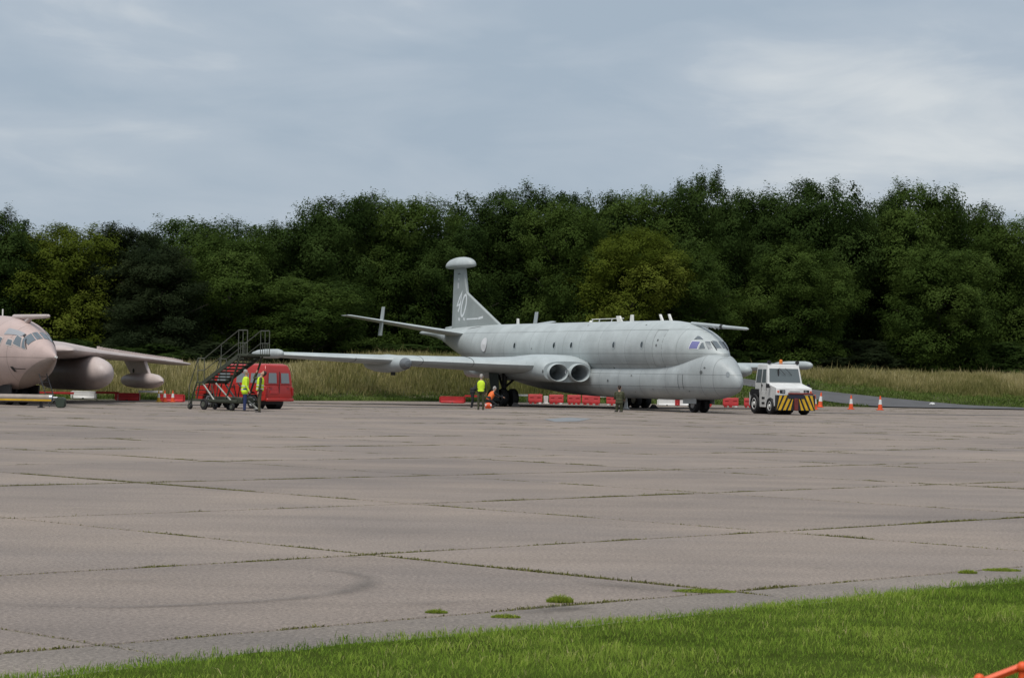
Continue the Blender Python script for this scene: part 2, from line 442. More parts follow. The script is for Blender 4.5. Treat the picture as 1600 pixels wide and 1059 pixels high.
rd.add(vs, [(a * NR + k, (a + 1) * NR + k, (a + 1) * NR + k + 1, a * NR + k + 1) for a in range(len(xs) - 1) for k in range(NR - 1)])
tag(rd.build('road', M_ROAD, smooth=60), kind='structure')
def on_road(x, y, m=0.0):
    t = y - edge_y(x)
    return (x > 12.5) & (t > road_t(x, near) - m) & (t < road_t(x, far) + m)

# ---- grass: blades as three-sided ribbons, tone per blade
def blades(x, y, z, h, w, lean, tone, rs):
    """quads (4 corners): a blade that tapers and leans"""
    n = len(x); a = rs.uniform(0, 2 * np.pi, n); dx, dy = np.cos(a), np.sin(a)
    la = rs.uniform(0, 2 * np.pi, n); lx, ly = np.cos(la) * lean * h, np.sin(la) * lean * h
    base = np.stack([x, y, z], 1)
    side_ = np.stack([dx * w / 2, dy * w / 2, np.zeros(n)], 1)
    mid = base + np.stack([lx * .35, ly * .35, h * .55], 1); tip = base + np.stack([lx, ly, h * np.sqrt(np.maximum(.1, 1 - (lean * .8) ** 2))], 1)
    q = np.empty((n, 2, 4, 3)); 
    q[:, 0, 0] = base - side_; q[:, 0, 1] = base + side_; q[:, 0, 2] = mid + side_ * .75; q[:, 0, 3] = mid - side_ * .75
    q[:, 1, 0] = mid - side_ * .75; q[:, 1, 1] = mid + side_ * .75; q[:, 1, 2] = tip + side_ * .12; q[:, 1, 3] = tip - side_ * .12
    return q.reshape(-1, 3), np.repeat(tone, 2)

# foreground lawn
M_LAWNSOIL = mat('lawn_soil', (0.05, 0.07, 0.014), 1.0, noise=(1.2, 0.4), spec=0.0)
lw = MB(); la_ = []
for k in range(401):
    b = -40 + k * 0.225
    wob = 0.10 * (float(vnoise(b, 0, 0.9, 2)) - .5) + 0.24 * (float(vnoise(b, 0, 3.1, 4)) - .5)
    la_.append((10.74 + wob + 0.16 * (float(vnoise(b, 0, 0.35, 9)) - .5), b))
lv = [tuple(ab(a, b, 0.006)) for a, b in la_] + [tuple(ab(a - 0.35, b, 0.045)) for a, b in la_] + [tuple(ab(-25, b, 0.045)) for a, b in la_]
lw.add(lv, [(r * 401 + i, r * 401 + i + 1, (r + 1) * 401 + i + 1, (r + 1) * 401 + i) for r in range(2) for i in range(400)])
tag(lw.build('lawn', M_LAWNSOIL, smooth=60), kind='structure')
M_LAWN = tone_mat('lawn_grass', [(0.0, (0.056, 0.104, 0.013)), (0.35, (0.178, 0.282, 0.036)), (0.7, (0.29, 0.39, 0.06)), (0.88, (0.38, 0.43, 0.10)), (1.0, (0.54, 0.47, 0.23))], 0.85, 0.40, 0.06)
rs = np.random.default_rng(3)
n0 = 460000
a_ = 11.18 - rs.uniform(0, 1, n0) ** 0.9 * 12.0; b_ = rs.uniform(3, 22, n0)
X = DB.x * a_ + DA.x * b_; Y = DB.y * a_ + DA.y * b_
edge_ = 10.86 + 0.10 * (vnoise(b_, b_ * 0, 0.9, 2) - .5) + 0.24 * (vnoise(b_, b_ * 0, 3.1, 4) - .5) + 0.26 * (vnoise(b_, b_ * 0, 0.22, 9) - .5) + rs.normal(0, .075, n0)
keep = (a_ < edge_) & (np.abs(X) < 0.2235 * Y + 1.3) & (Y > 8.4)
X, Y, a_ = X[keep], Y[keep], a_[keep]
tall = np.clip((vnoise(X, Y, 0.6, 1) * .55 + vnoise(X, Y, 0.22, 6) * .45 - .22) * 1.7, 0, 1)
pat = vnoise(X, Y, 1.3, 21)
hh = 0.016 + 0.036 * tall ** 1.5 + rs.exponential(0.008, len(X)); hh = np.minimum(hh, 0.15)
hh *= np.where(a_ > 10.6, 1.05, 1.0)
dry = vnoise(X, Y, 0.4, 31)
tn = np.clip(0.14 + 0.40 * tall + 0.34 * (pat - .4) + rs.normal(0, 0.13, len(X)) + 0.30 * (rs.uniform(0, 1, len(X)) < 0.08 + 0.25 * (dry > .72)), 0, 1)
v_, t_ = blades(X, Y, np.clip(0.04 - (a_ - 10.4) * 0.11, 0.004, 0.04), hh, rs.uniform(.003, .0065, len(X)), rs.uniform(.15, .95, len(X)), tn, rs)
tag(link(fast_mesh('lawn_grass', v_, 4, [M_LAWN], t_), 'lawn_grass'), 'short bright green grass in the foreground', 'grass', kind='stuff')

# long dry grass on the bank, and the mown green verge at its foot
M_LONG = tone_mat('long_grass', [(0.0, (0.085, 0.095, 0.026)), (0.35, (0.175, 0.175, 0.056)), (0.62, (0.31, 0.275, 0.115)), (0.85, (0.47, 0.40, 0.20)), (1.0, (0.62, 0.54, 0.32))], 0.9, 0.35, 0.05)
n0 = 210000
X = rs.uniform(-46, 52, n0); T = rs.uniform(0, 1, n0) ** 1.15 * 19; Y = edge_y(X) + T
wR = sstep(X, 6, 20)
t_start = 2.6 * (1 - wR) + np.maximum(0, wR) * (np.maximum(road_t(X, far), 0) + 4.2) + 1.0 * (vnoise(X, Y, 2.4, 12) - .5)
t_start = np.where((X > 6) & (X < 12.5), 3.0 + (X - 6) * 2.2 * (X > 6), t_start)
keep = (T > t_start) & (np.abs(X) < 0.2235 * Y + 5) & ~on_road(X, Y, 0.8)
X, Y, T, ts = X[keep], Y[keep], T[keep], t_start[keep]
den_ = vnoise(X, Y, 1.5, 14) * .55 + vnoise(X, Y, 0.5, 15) * .45
hh = (0.24 + 0.48 * den_ + rs.exponential(0.09, len(X))) * (0.45 + 0.55 * sstep(T - ts, 0, 1.6)); hh = np.minimum(hh, 1.6)
patch = vnoise(X, Y, 5.0, 44) * .6 + vnoise(X, Y, 1.8, 45) * .4
greenish = sstep(X, -9, -3) * (1 - sstep(X, 5, 12))           # greener stretch behind the patrol aircraft
tn = np.clip(0.23 + 0.62 * patch + rs.normal(0, 0.15, len(X)) - 0.2 * greenish + 0.10 * sstep(T - ts, 0, 4), 0, 1)
v_, t_ = blades(X, Y, bank_z(X, Y) - .02, hh, rs.uniform(.022, .055, len(X)), rs.uniform(.05, .5, len(X)), tn, rs)
tag(link(fast_mesh('long_grass', v_, 4, [M_LONG], t_), 'long_grass'), 'tall dry straw coloured grass on the bank beyond the apron', 'grass', kind='stuff')
M_VERGE = tone_mat('verge_grass', [(0.0, (0.045, 0.07, 0.013)), (0.5, (0.095, 0.145, 0.026)), (1.0, (0.17, 0.215, 0.055))], 0.75, 0.25, 0.2)
n0 = 150000
X = rs.uniform(-46, 56, n0); T = rs.uniform(-0.9, 15, n0); Y = edge_y(X) + T
wR = sstep(X, 6, 20)
tmax = 3.2 * (1 - wR) + wR * (np.maximum(road_t(X, far), 0) + 5.8)
tmax = np.where((X > 6) & (X < 12.5), 3.4 + (X - 6) * 2.3, tmax)
jl = 0.5 * (vnoise(X, X * 0, 1.7, 5) - 0.5) + 1.0 * (vnoise(X, X * 0, 6.0, 8) - 0.5)
keep = (T > jl - 0.15) & (T < tmax) & (np.abs(X) < 0.2235 * Y + 5) & ~on_road(X, Y, 0.05)
X, Y, T = X[keep], Y[keep], T[keep]
hh = 0.10 + 0.16 * vnoise(X, Y, 0.9, 51) + rs.exponential(0.03, len(X))
tn = np.clip(0.2 + 0.6 * vnoise(X, Y, 1.8, 52) + rs.normal(0, .15, len(X)), 0, 1)
v_, t_ = blades(X, Y, bank_z(X, Y) - .01, hh, rs.uniform(.03, .07, len(X)), rs.uniform(.2, .8, len(X)), tn, rs)
tag(link(fast_mesh('verge_grass', v_, 4, [M_VERGE], t_), 'verge_grass'), 'mown green verge grass at the foot of the bank', 'grass', kind='stuff')

# weeds growing in the slab joints
M_WEED = tone_mat('joint_weeds', [(0.0, (0.075, 0.075, 0.028)), (0.5, (0.155, 0.15, 0.05)), (1.0, (0.26, 0.26, 0.075))], 0.8, 0.2, 0.15)
wx, wy, wh, wt = [], [], [], []
def joint(a_or_b, val, lo, hi, seed, strength):
    L = hi - lo; n = int(L * 330); u = rs.uniform(lo, hi, n)
    pres = vnoise(u, u * 0 + seed, 0.5, seed) * .5 + vnoise(u, u * 0, 3.5, seed + 1) * .5
    k = (rs.uniform(0, 1, n) < np.clip((pres - (0.62 - strength)) * 3.2, 0.06 + strength * .4, 1)); u = u[k]; pr = pres[k]
    off = val + rs.normal(0, 0.02, len(u))
    aa, bb = (off, u) if a_or_b == 'a' else (u, off)
    x = DB.x * aa + DA.x * bb; y = DB.y * aa + DA.y * bb
    kk = (np.abs(x) < 0.2235 * y + 3) & (y > 12) & (y < edge_y(x)) & (aa > 11.25)
    wx.append(x[kk]); wy.append(y[kk]); wh.append(0.006 + 0.020 * np.clip(pr[kk] - .4, 0, 1) * 2 * rs.uniform(.3, 1.2, kk.sum()) + rs.exponential(.004, kk.sum())); wt.append(np.clip(rs.normal(.45, .2, kk.sum()), 0, 1))
STR_A = {-1: .16, 0: .30, 1: .22, 2: .24, 3: .20, 4: .12}
STR_B = {0: .26, 1: .30, 2: .14, 3: .20, 4: .20, 5: .14}
for i in range(-1, 24): joint('a', 11.72 if i < 0 else A0 + SA * i, -30, 150, 100 + i * 3, STR_A.get(i, .10))
for j in range(-8, 26): joint('b', B0 + SB * j, 11.3, 150, 300 + j * 3, STR_B.get(j, .09))
wx, wy, wh, wt = map(np.concatenate, (wx, wy, wh, wt))
v_, t_ = blades(wx, wy, np.full(len(wx), -.006), wh, rs.uniform(.006, .016, len(wx)), rs.uniform(.2, 1.0, len(wx)), wt, rs)
tag(link(fast_mesh('joint_weeds', v_, 4, [M_WEED], t_), 'joint_weeds'), 'low olive weeds growing along the joints of the concrete apron', 'weeds', kind='stuff')
M_TUFT = tone_mat('tuft_grass', [(0.0, (0.10, 0.14, 0.02)), (0.5, (0.22, 0.29, 0.035)), (1.0, (0.40, 0.44, 0.08))], 0.8, 0.35, 0.08)
for px, py, rad, hgt, lab in [(875, 940, .105, .062, 'round yellow green grass tuft beside the dark asphalt patch'), (1100, 924, .17, .028, 'flat grass tuft in the joint at the right end of the dark stain'),
                              (682, 957, .055, .036, 'small grass tuft left of the asphalt patch, close to the lawn'), (790, 964, .07, .03, 'low grass tuft at the left corner of the asphalt patch'),
                              (1512, 895, .06, .042, 'small grass tuft in the joint near the right edge of the picture'), (1565, 891, .12, .03, 'wide flat grass tuft at the far right edge of the apron')]:
    g = gpt(px, py); n = int(1500 * rad / .15)
    rr_ = rad * np.sqrt(rs.uniform(0, 1, n)); an = rs.uniform(0, 6.283, n)
    sx = 1.0 if hgt > .05 else 1.5
    ax, ay = rr_ * np.cos(an) * sx, rr_ * np.sin(an) * .7
    v_, t_ = blades(ax, ay, np.zeros(n), hgt * (1.0 - (rr_ / rad) * .6) * rs.uniform(.3, 1.4, n), rs.uniform(.004, .008, n), rs.uniform(.2, 1.0, n), np.clip(rs.normal(.5, .2, n), 0, 1), rs)
    o = tag(link(fast_mesh('grass_tuft', v_, 4, [M_TUFT], t_), 'grass_tuft'), lab, 'grass tuft', 'tufts growing through the apron'); o.location = (g[0], g[1], 0.0)

# ------------------------------------------------------------------ trees
M_BARK = mat('bark', (0.075, 0.062, 0.05), 0.95, noise=(3, 0.5), bump=(6, 0.6))
M_BARKPALE = mat('pale_bark', (0.24, 0.22, 0.19), 0.95, noise=(3, 0.4))
def leafm(name, d, m, l): return tone_mat(name, [(0.0, d), (0.5, m), (1.0, l)], 0.8, 0.4, 0.04)
M_LEAF = {
    'dark': leafm('leaves_dark', (0.021, 0.040, 0.010), (0.041, 0.070, 0.016), (0.072, 0.110, 0.028)),
    'mid': leafm('leaves_mid', (0.030, 0.054, 0.012), (0.057, 0.092, 0.018), (0.096, 0.140, 0.032)),
    'yellow': leafm('leaves_yellow', (0.052, 0.076, 0.010), (0.104, 0.134, 0.017), (0.175, 0.195, 0.034)),
    'pine': leafm('needles', (0.016, 0.026, 0.011), (0.032, 0.046, 0.019), (0.054, 0.070, 0.030)),
}
def crown_verts(seed, H=14.0, Wd=10.0, low=0.12, nl=20, rl=(1.3, 2.5), kind='broad', leaf=0.205, per=56):
    r = np.random.default_rng(seed); lobes = []
    for k in range(nl):
        u = (k + r.uniform(0, 1)) / nl; z = H * (low + (0.97 - low) * u)
        rel = (z / H - low) / (1 - low)
        if kind == 'pine': env = 1.05 * (1 - rel) ** 0.75 + 0.12
        elif kind == 'bush': env = math.sqrt(max(0.05, 1 - rel ** 2))
        else: env = min(1.0, 0.62 + 1.1 * rel) * math.sqrt(max(0.03, 1 - max(0, (rel - 0.42) / 0.60) ** 2.2))
        a = k * 2.39996 + r.uniform(-.5, .5)
        q = Wd / 2 * env * (r.uniform(0.35, 0.80)); rad = r.uniform(*rl) * (0.72 + 0.28 * env)
        lobes.append((q * math.cos(a), q * math.sin(a), min(z, H - rad * 0.9), rad))
    lobes.append((0, 0, H * .5, Wd * .26)); lobes.append((r.uniform(-.6, .6), r.uniform(-.6, .6), H * .78, Wd * .2))
    C = np.array(lobes)
    flat = 0.42 if kind == 'pine' else 0.85
    cl = []
    for i, (x, y, z, rad) in enumerate(C):
        n = int(4 * np.pi * rad ** 2 / 0.52)
        d = r.normal(size=(n, 3)); d /= np.linalg.norm(d, axis=1)[:, None]
        bump_ = 1 + 0.22 * np.sin(d[:, 0] * 5 + i) * np.sin(d[:, 1] * 6 + i * 2) + r.uniform(-.12, .12, n)
        p = np.array([x, y, z]) + d * rad * bump_[:, None] * np.array([1, 1, flat])
        inside = np.zeros(n, bool)
        for j, (xx, yy, zz, rr) in enumerate(C):
            if j != i: inside |= np.linalg.norm((p - np.array([xx, yy, zz])) / np.array([1, 1, flat]), axis=1) < rr * 0.80
        k = ~inside & (p[:, 2] > H * low * .5)
        cl.append(np.concatenate([p[k], d[k]], 1))
    cl = np.concatenate(cl)
    # twigs standing clear of the outline
    top = cl[cl[:, 5] > 0.1]; tw = top[r.integers(0, len(top), int(len(cl) * .14))].copy()
    tw[:, :3] += tw[:, 3:] * r.uniform(.05, .35, (len(tw), 1)) + np.array([0, 0, 1]) * r.uniform(.05, .35, (len(tw), 1))
    tw2 = tw.copy(); tw2[:, :3] += np.array([0, 0, .2]) + tw[:, 3:] * .1
    cl = np.concatenate([cl, tw, tw2])
    nt = len(tw) * 2
    nc = len(cl); cnt = np.full(nc, per); cnt[-nt:] = per // 2
    rep = np.repeat(np.arange(nc), cnt); n = len(rep)
    spread = np.where(rep >= nc - nt, 0.20, 0.34)
    g = r.normal(size=(n, 3)) * spread[:, None] * np.array([1, 1, .75])
    p = cl[rep, :3] + g
    nrm = cl[rep, 3:] * .95 + r.normal(size=(n, 3)) * .27 + np.array([0, 0, .42]); nrm /= np.linalg.norm(nrm, axis=1)[:, None]
    t = np.cross(nrm, r.normal(size=(n, 3))); t /= np.linalg.norm(t, axis=1)[:, None]; b = np.cross(nrm, t)
    s = leaf * r.uniform(.6, 1.35, n)[:, None]; w = s * (0.16 if kind == 'pine' else .33)
    q = np.empty((n, 4, 3)); q[:, 0] = p - t * s * .5; q[:, 1] = p + b * w * .8 - t * s * .05; q[:, 2] = p + t * s * .5; q[:, 3] = p - b * w * .8 - t * s * .05
    lt_ = r.uniform(.18, .68, len(C)); ct = np.clip(lt_[np.argmin(np.linalg.norm(cl[:, None, :3] - C[None, :, :3], axis=2) / C[None, :, 3], axis=1)] + r.normal(0, .09, nc), 0, 1)
    tone = np.clip(ct[rep] + r.normal(0, .04, n), 0, 1)
    return q.reshape(-1, 3), tone
def trunk_mb(seed, H=14.0, r0=0.26, lean=0.0, fork=0.3):
    r = random.Random(seed); b = MB(); pts = []
    n = 7
    for k in range(n): pts.append(Vector((lean * k / n * H * .2 + r.uniform(-.12, .12) * k * .5, r.uniform(-.12, .12) * k * .5, -0.4 + H * .82 * k / (n - 1))))
    for k in range(n - 1): b.tube(pts[k], pts[k + 1], r0 * (1 - k / n) + .03, r0 * (1 - (k + 1) / n) + .03, 9)
    for k in range(9):
        u = fork + (0.9 - fork) * k / 9; i = min(n - 2, int(u * (n - 1))); p = pts[i].lerp(pts[i + 1], u * (n - 1) - i); a = k * 2.4 + r.uniform(-.4, .4)
        L = H * .25 * (1.1 - u) + 1.0; q = p + Vector((math.cos(a) * L * .6, math.sin(a) * L * .6, L * .55)); q2 = q + Vector((math.cos(a + .3) * L * .5, math.sin(a + .3) * L * .5, L * .35))
        rr = r0 * (1 - u) * .5 + .025; b.tube(p, q, rr, rr * .6, 7); b.tube(q, q2, rr * .6, .015, 6)
    return b
CROWN = {}
def crown_mesh(key, mt, **kw):
    k = (key, mt)
    if k not in CROWN:
        if key not in CROWN: CROWN[key] = crown_verts(**kw)
        v, t = CROWN[key]; CROWN[k] = fast_mesh('crown', v, 4, [M_LEAF[mt]], t)
    return CROWN[k]
SPEC = {'a': dict(seed=1, nl=20, rl=(1.4, 2.5), low=.04), 'b': dict(seed=2, nl=24, rl=(1.1, 2.2), low=.04), 'c': dict(seed=3, nl=17, rl=(1.7, 2.8), low=.05), 'd': dict(seed=4, nl=23, rl=(1.0, 2.0), low=.06),
        'e': dict(seed=5, nl=20, Wd=8.5, low=.06), 'p': dict(seed=6, kind='pine', nl=24, rl=(1.1, 2.1), low=.1, Wd=9, leaf=.28), 's': dict(seed=7, kind='bush', H=14, Wd=15, nl=18, rl=(2.0, 3.2), low=.0, leaf=.4, per=36)}
TRUNK = {}
def tree(px, top_py, dist, width, var, mt, label, group=None, name='broadleaf_tree', bark=None):
    X = colx(px, dist, (top_py + 560) / 2)
    zb = float(bank_z(X, dist)) - .1
    hor = 587.5 + ROLL * (px - 800)
    ztop = EYE + (hor - top_py) * dist / FPX
    Hh = ztop - zb
    root = empty(name, (X, dist, zb), rng.uniform(0, 6.28), label, 'shrub' if name == 'shrub' else 'tree', group)
    sp = SPEC[var]; nomW = sp.get('Wd', 10.0)
    me = crown_mesh(var, mt, **sp)
    cr = link(me, 'crown', root); cr.scale = (width / nomW, width / nomW, Hh / 14.75)
    tk = (var, bark)
    if tk not in TRUNK:
        o = trunk_mb(SPEC[var]['seed'] * 17, fork=.2 if name == 'shrub' else .3, r0=.12 if name == 'shrub' else .26).build('trunk', M_BARKPALE if bark else M_BARK, root); TRUNK[tk] = o
    else:
        o = TRUNK[tk].copy(); col.objects.link(o); o.parent = root
    o.scale = (1, 1, Hh / 14.75)
    return root
FG = 'front trees of the wood behind the bank'
def D0(px): return 154 + 42 * px / 1600
front = [
    (-8, 326, 2, 8, 'a', 'dark', 'tall dark tree cut by the left edge of the picture'),
    (30, 352, 5, 6, 'd', 'dark', 'narrow dark tree beside the tall tree at the left edge'),
    (92, 343, 1, 9.5, 'c', 'yellow', 'yellow green tree at the left above the pink jet'),
    (190, 338, 0, 9, 'p', 'pine', 'dark blue green conifer left of centre of the left wood', 'conifer_tree'),
    (250, 372, -5, 8, 'p', 'pine', 'lower dark conifer in front, above the pink jet wing', 'conifer_tree'),
    (300, 332, 6, 10, 'b', 'dark', 'dark tree with a flat top, right of the tallest conifer'),
    (358, 362, -3, 9, 'a', 'mid', 'mid green tree with a pale slanting trunk, behind the boarding steps'),
    (420, 340, 7, 9, 'b', 'dark', 'dark tree with top just left of the notch in the treeline'),
    (505, 302, 4, 8.5, 'd', 'dark', 'tall dark tree right of the notch in the treeline, above the boarding steps'),
    (490, 432, -9, 8, 'e', 'mid', 'low leafy tree at the wood edge left of the tailplane'),
    (575, 300, 6, 8, 'a', 'dark', 'tall tree above the left tailplane tip'),
    (640, 300, 3, 9, 'b', 'mid', 'tall tree left of the fin with ragged top'),
    (700, 348, 0, 8, 'd', 'dark', 'shorter dark tree directly behind the fin'),
    (775, 294, 5, 9, 'c', 'dark', 'tall round topped tree right above the fin'),
    (845, 290, 2, 9.5, 'a', 'dark', 'broad tall dark tree right of the fin'),
    (885, 308, -3, 8, 'b', 'mid', 'mid green tree between the fin and the yellow green tree'),
    (945, 296, 6, 8, 'd', 'dark', 'thin topped tree left of the highest tree'),
    (985, 352, -8, 8.5, 'c', 'yellow', 'yellow green tree above the aircraft cabin'),
    (1010, 288, 4, 9, 'b', 'mid', 'tall tree just left of the highest crown'),
    (1092, 268, 2, 8, 'a', 'dark', 'highest dark crown in the wood, above the cockpit'),
    (1080, 372, -8, 9, 'd', 'mid', 'mid height tree above the refuelling probe'),
    (1180, 290, 4, 8, 'b', 'dark', 'tree just right of the highest crown'),
    (1255, 272, 1, 11, 'c', 'dark', 'broad tall crown above the white tug'),
    (1245, 378, -8, 9, 'a', 'mid', 'mid height green tree behind the tug'),
    (1330, 325, 4, 8, 'd', 'dark', 'shorter dark tree in the dip of the treeline at the right'),
    (1385, 302, 3, 7, 'e', 'dark', 'slim tree left of the last tall crowns'),
    (1440, 282, 0, 11, 'a', 'mid', 'tall crown above the traffic cones'),
    (1470, 380, -9, 10, 'b', 'mid', 'mid height tree with light top near the right edge'),
    (1510, 312, 3, 9, 'c', 'mid', 'tall tree second from the right edge'),
    (1585, 328, 1, 10, 'b', 'mid', 'tall tree cut by the right edge of the picture'),
]
for t in front:
    nm = t[7] if len(t) > 7 else 'broadleaf_tree'
    tree(t[0], t[1], D0(t[0]) + t[2], t[3], t[4], t[5], t[6], FG, nm, bark=('pale' if 'pale' in t[6] else None))
# rows behind: seen only through gaps
tops = sorted((p[0], p[1]) for p in front if p[1] < 372)
tx = [p[0] for p in tops]; ty = [p[1] for p in tops]
px = -110
while px < 1720:
    tree(px + rng.uniform(-12, 12), float(np.interp(px, tx, ty)) + 36 + rng.uniform(0, 30), D0(px) + 16 + rng.uniform(-2, 3), rng.uniform(9, 11.5), rng.choice('abcde'), rng.choice(['dark', 'dark', 'mid']),
         'dark tree deep in the wood, glimpsed between the front crowns', 'trees standing deeper in the wood')
    px += 56
SHRUB = [(-60, 'just outside the left edge'), (15, 'at the left edge behind the pink jet cockpit'), (92, 'behind the pink jet wing root'), (168, 'above the pink jet underwing tank'), (245, 'above the pink jet wing tip'), (322, 'left of the boarding steps rails'), (400, 'behind the railed platform of the boarding steps'), (478, 'right of the red van'), (552, 'below the left tailplane tip'),
         (628, 'below the tailplane'), (700, 'behind the tail cone'), (780, 'behind the spine just right of the fin'), (860, 'behind the middle of the cabin'), (940, 'behind the roof rail aerial'), (1020, 'behind the paired aerials'), (1100, 'behind the cockpit roof'), (1180, 'right of the refuelling probe tip'), (1258, 'above the tug'), (1336, 'above the cones'), (1414, 'above the bank right of the cones'), (1490, 'above the right part of the road'), (1566, 'near the right edge'), (1650, 'just outside the right edge')]
for px, where in SHRUB:
    tree(px, 542 + rng.uniform(-14, 8), D0(px) - 7 + rng.uniform(-1, 1), rng.uniform(7, 9.0), 's', rng.choice(['dark', 'dark', 'dark', 'pine']), 'low dark shrub at the wood foot ' + where, 'shrubs at the foot of the wood', 'shrub')

# ------------------------------------------------------------------ aircraft helpers
def plane_paint(name, base, seams=(), seam_z=(), streak=0.16, rough=0.45):
    """weathered matt paint with fine panel seams at fixed stations of the airframe"""
    m = bpy.data.materials.new(name); m.use_nodes = True
    n, l = m.node_tree.nodes, m.node_tree.links; b = n['Principled BSDF']
    b.inputs['Roughness'].default_value = rough; b.inputs['Specular IOR Level'].default_value = 0.35
    t = n.new('ShaderNodeTexCoord')
    def nz(scale, stretch, det=6):
        mp = n.new('ShaderNodeMapping'); mp.inputs['Scale'].default_value = stretch; l.new(t.outputs['Object'], mp.inputs[0])
        x = n.new('ShaderNodeTexNoise'); x.inputs['Scale'].default_value = scale; x.inputs['Detail'].default_value = det; x.inputs['Roughness'].default_value = .6; l.new(mp.outputs[0], x.inputs[0]); return x.outputs['Fac']
    def rm(src, p0, v0, p1, v1):
        r = n.new('ShaderNodeMapRange'); r.inputs[1].default_value = p0; r.inputs[2].default_value = p1; r.inputs[3].default_value = v0; r.inputs[4].default_value = v1; l.new(src, r.inputs[0]); return r.outputs[0]
    def mm(op, a, c):
        x = n.new('ShaderNodeMath'); x.operation = op
        for i, q in enumerate((a, c)):
            if isinstance(q, (int, float)): x.inputs[i].default_value = q
            else: l.new(q, x.inputs[i])
        return x.outputs[0]
    v = rm(nz(0.5, (1, 1, 1)), .3, 1 - streak * .6, .7, 1 + streak * .35)
    v = mm('MULTIPLY', v, rm(nz(1.3, (1.1, 1.1, .4)), .28, 1 - streak * .8, .66, 1.03))
    v = mm('MULTIPLY', v, rm(nz(14, (1, 1, 1), 3), .3, .95, .7, 1.04))
    vo = n.new('ShaderNodeTexVoronoi'); vo.distance = 'CHEBYCHEV'; vo.inputs['Scale'].default_value = 1.0
    vm = n.new('ShaderNodeMapping'); vm.inputs['Scale'].default_value = (.75, 1.1, 1.1); l.new(t.outputs['Object'], vm.inputs[0]); l.new(vm.outputs[0], vo.inputs[0])
    v = mm('MULTIPLY', v, rm(vo.outputs['Color'], 0, .93, 1, 1.05))
    sp = n.new('ShaderNodeSeparateXYZ'); l.new(t.outputs['Object'], sp.inputs[0])
    for axis, vals in (('X', seams), ('Z', seam_z)):
        for q in vals:
            d = mm('ABSOLUTE', mm('SUBTRACT', sp.outputs[axis], q), 0)
            v = mm('MULTIPLY', v, rm(d, .010, .62, .024, 1.0))
    c = n.new('ShaderNodeMixRGB'); c.blend_type = 'MULTIPLY'; c.inputs[0].default_value = 1; c.inputs[1].default_value = tuple(base) + (1,)
    cb = n.new('ShaderNodeCombineXYZ')
    for i in range(3): l.new(v, cb.inputs[i])
    l.new(cb.outputs[0], c.inputs[2]); l.new(c.outputs[0], b.inputs['Base Color'])
    return m

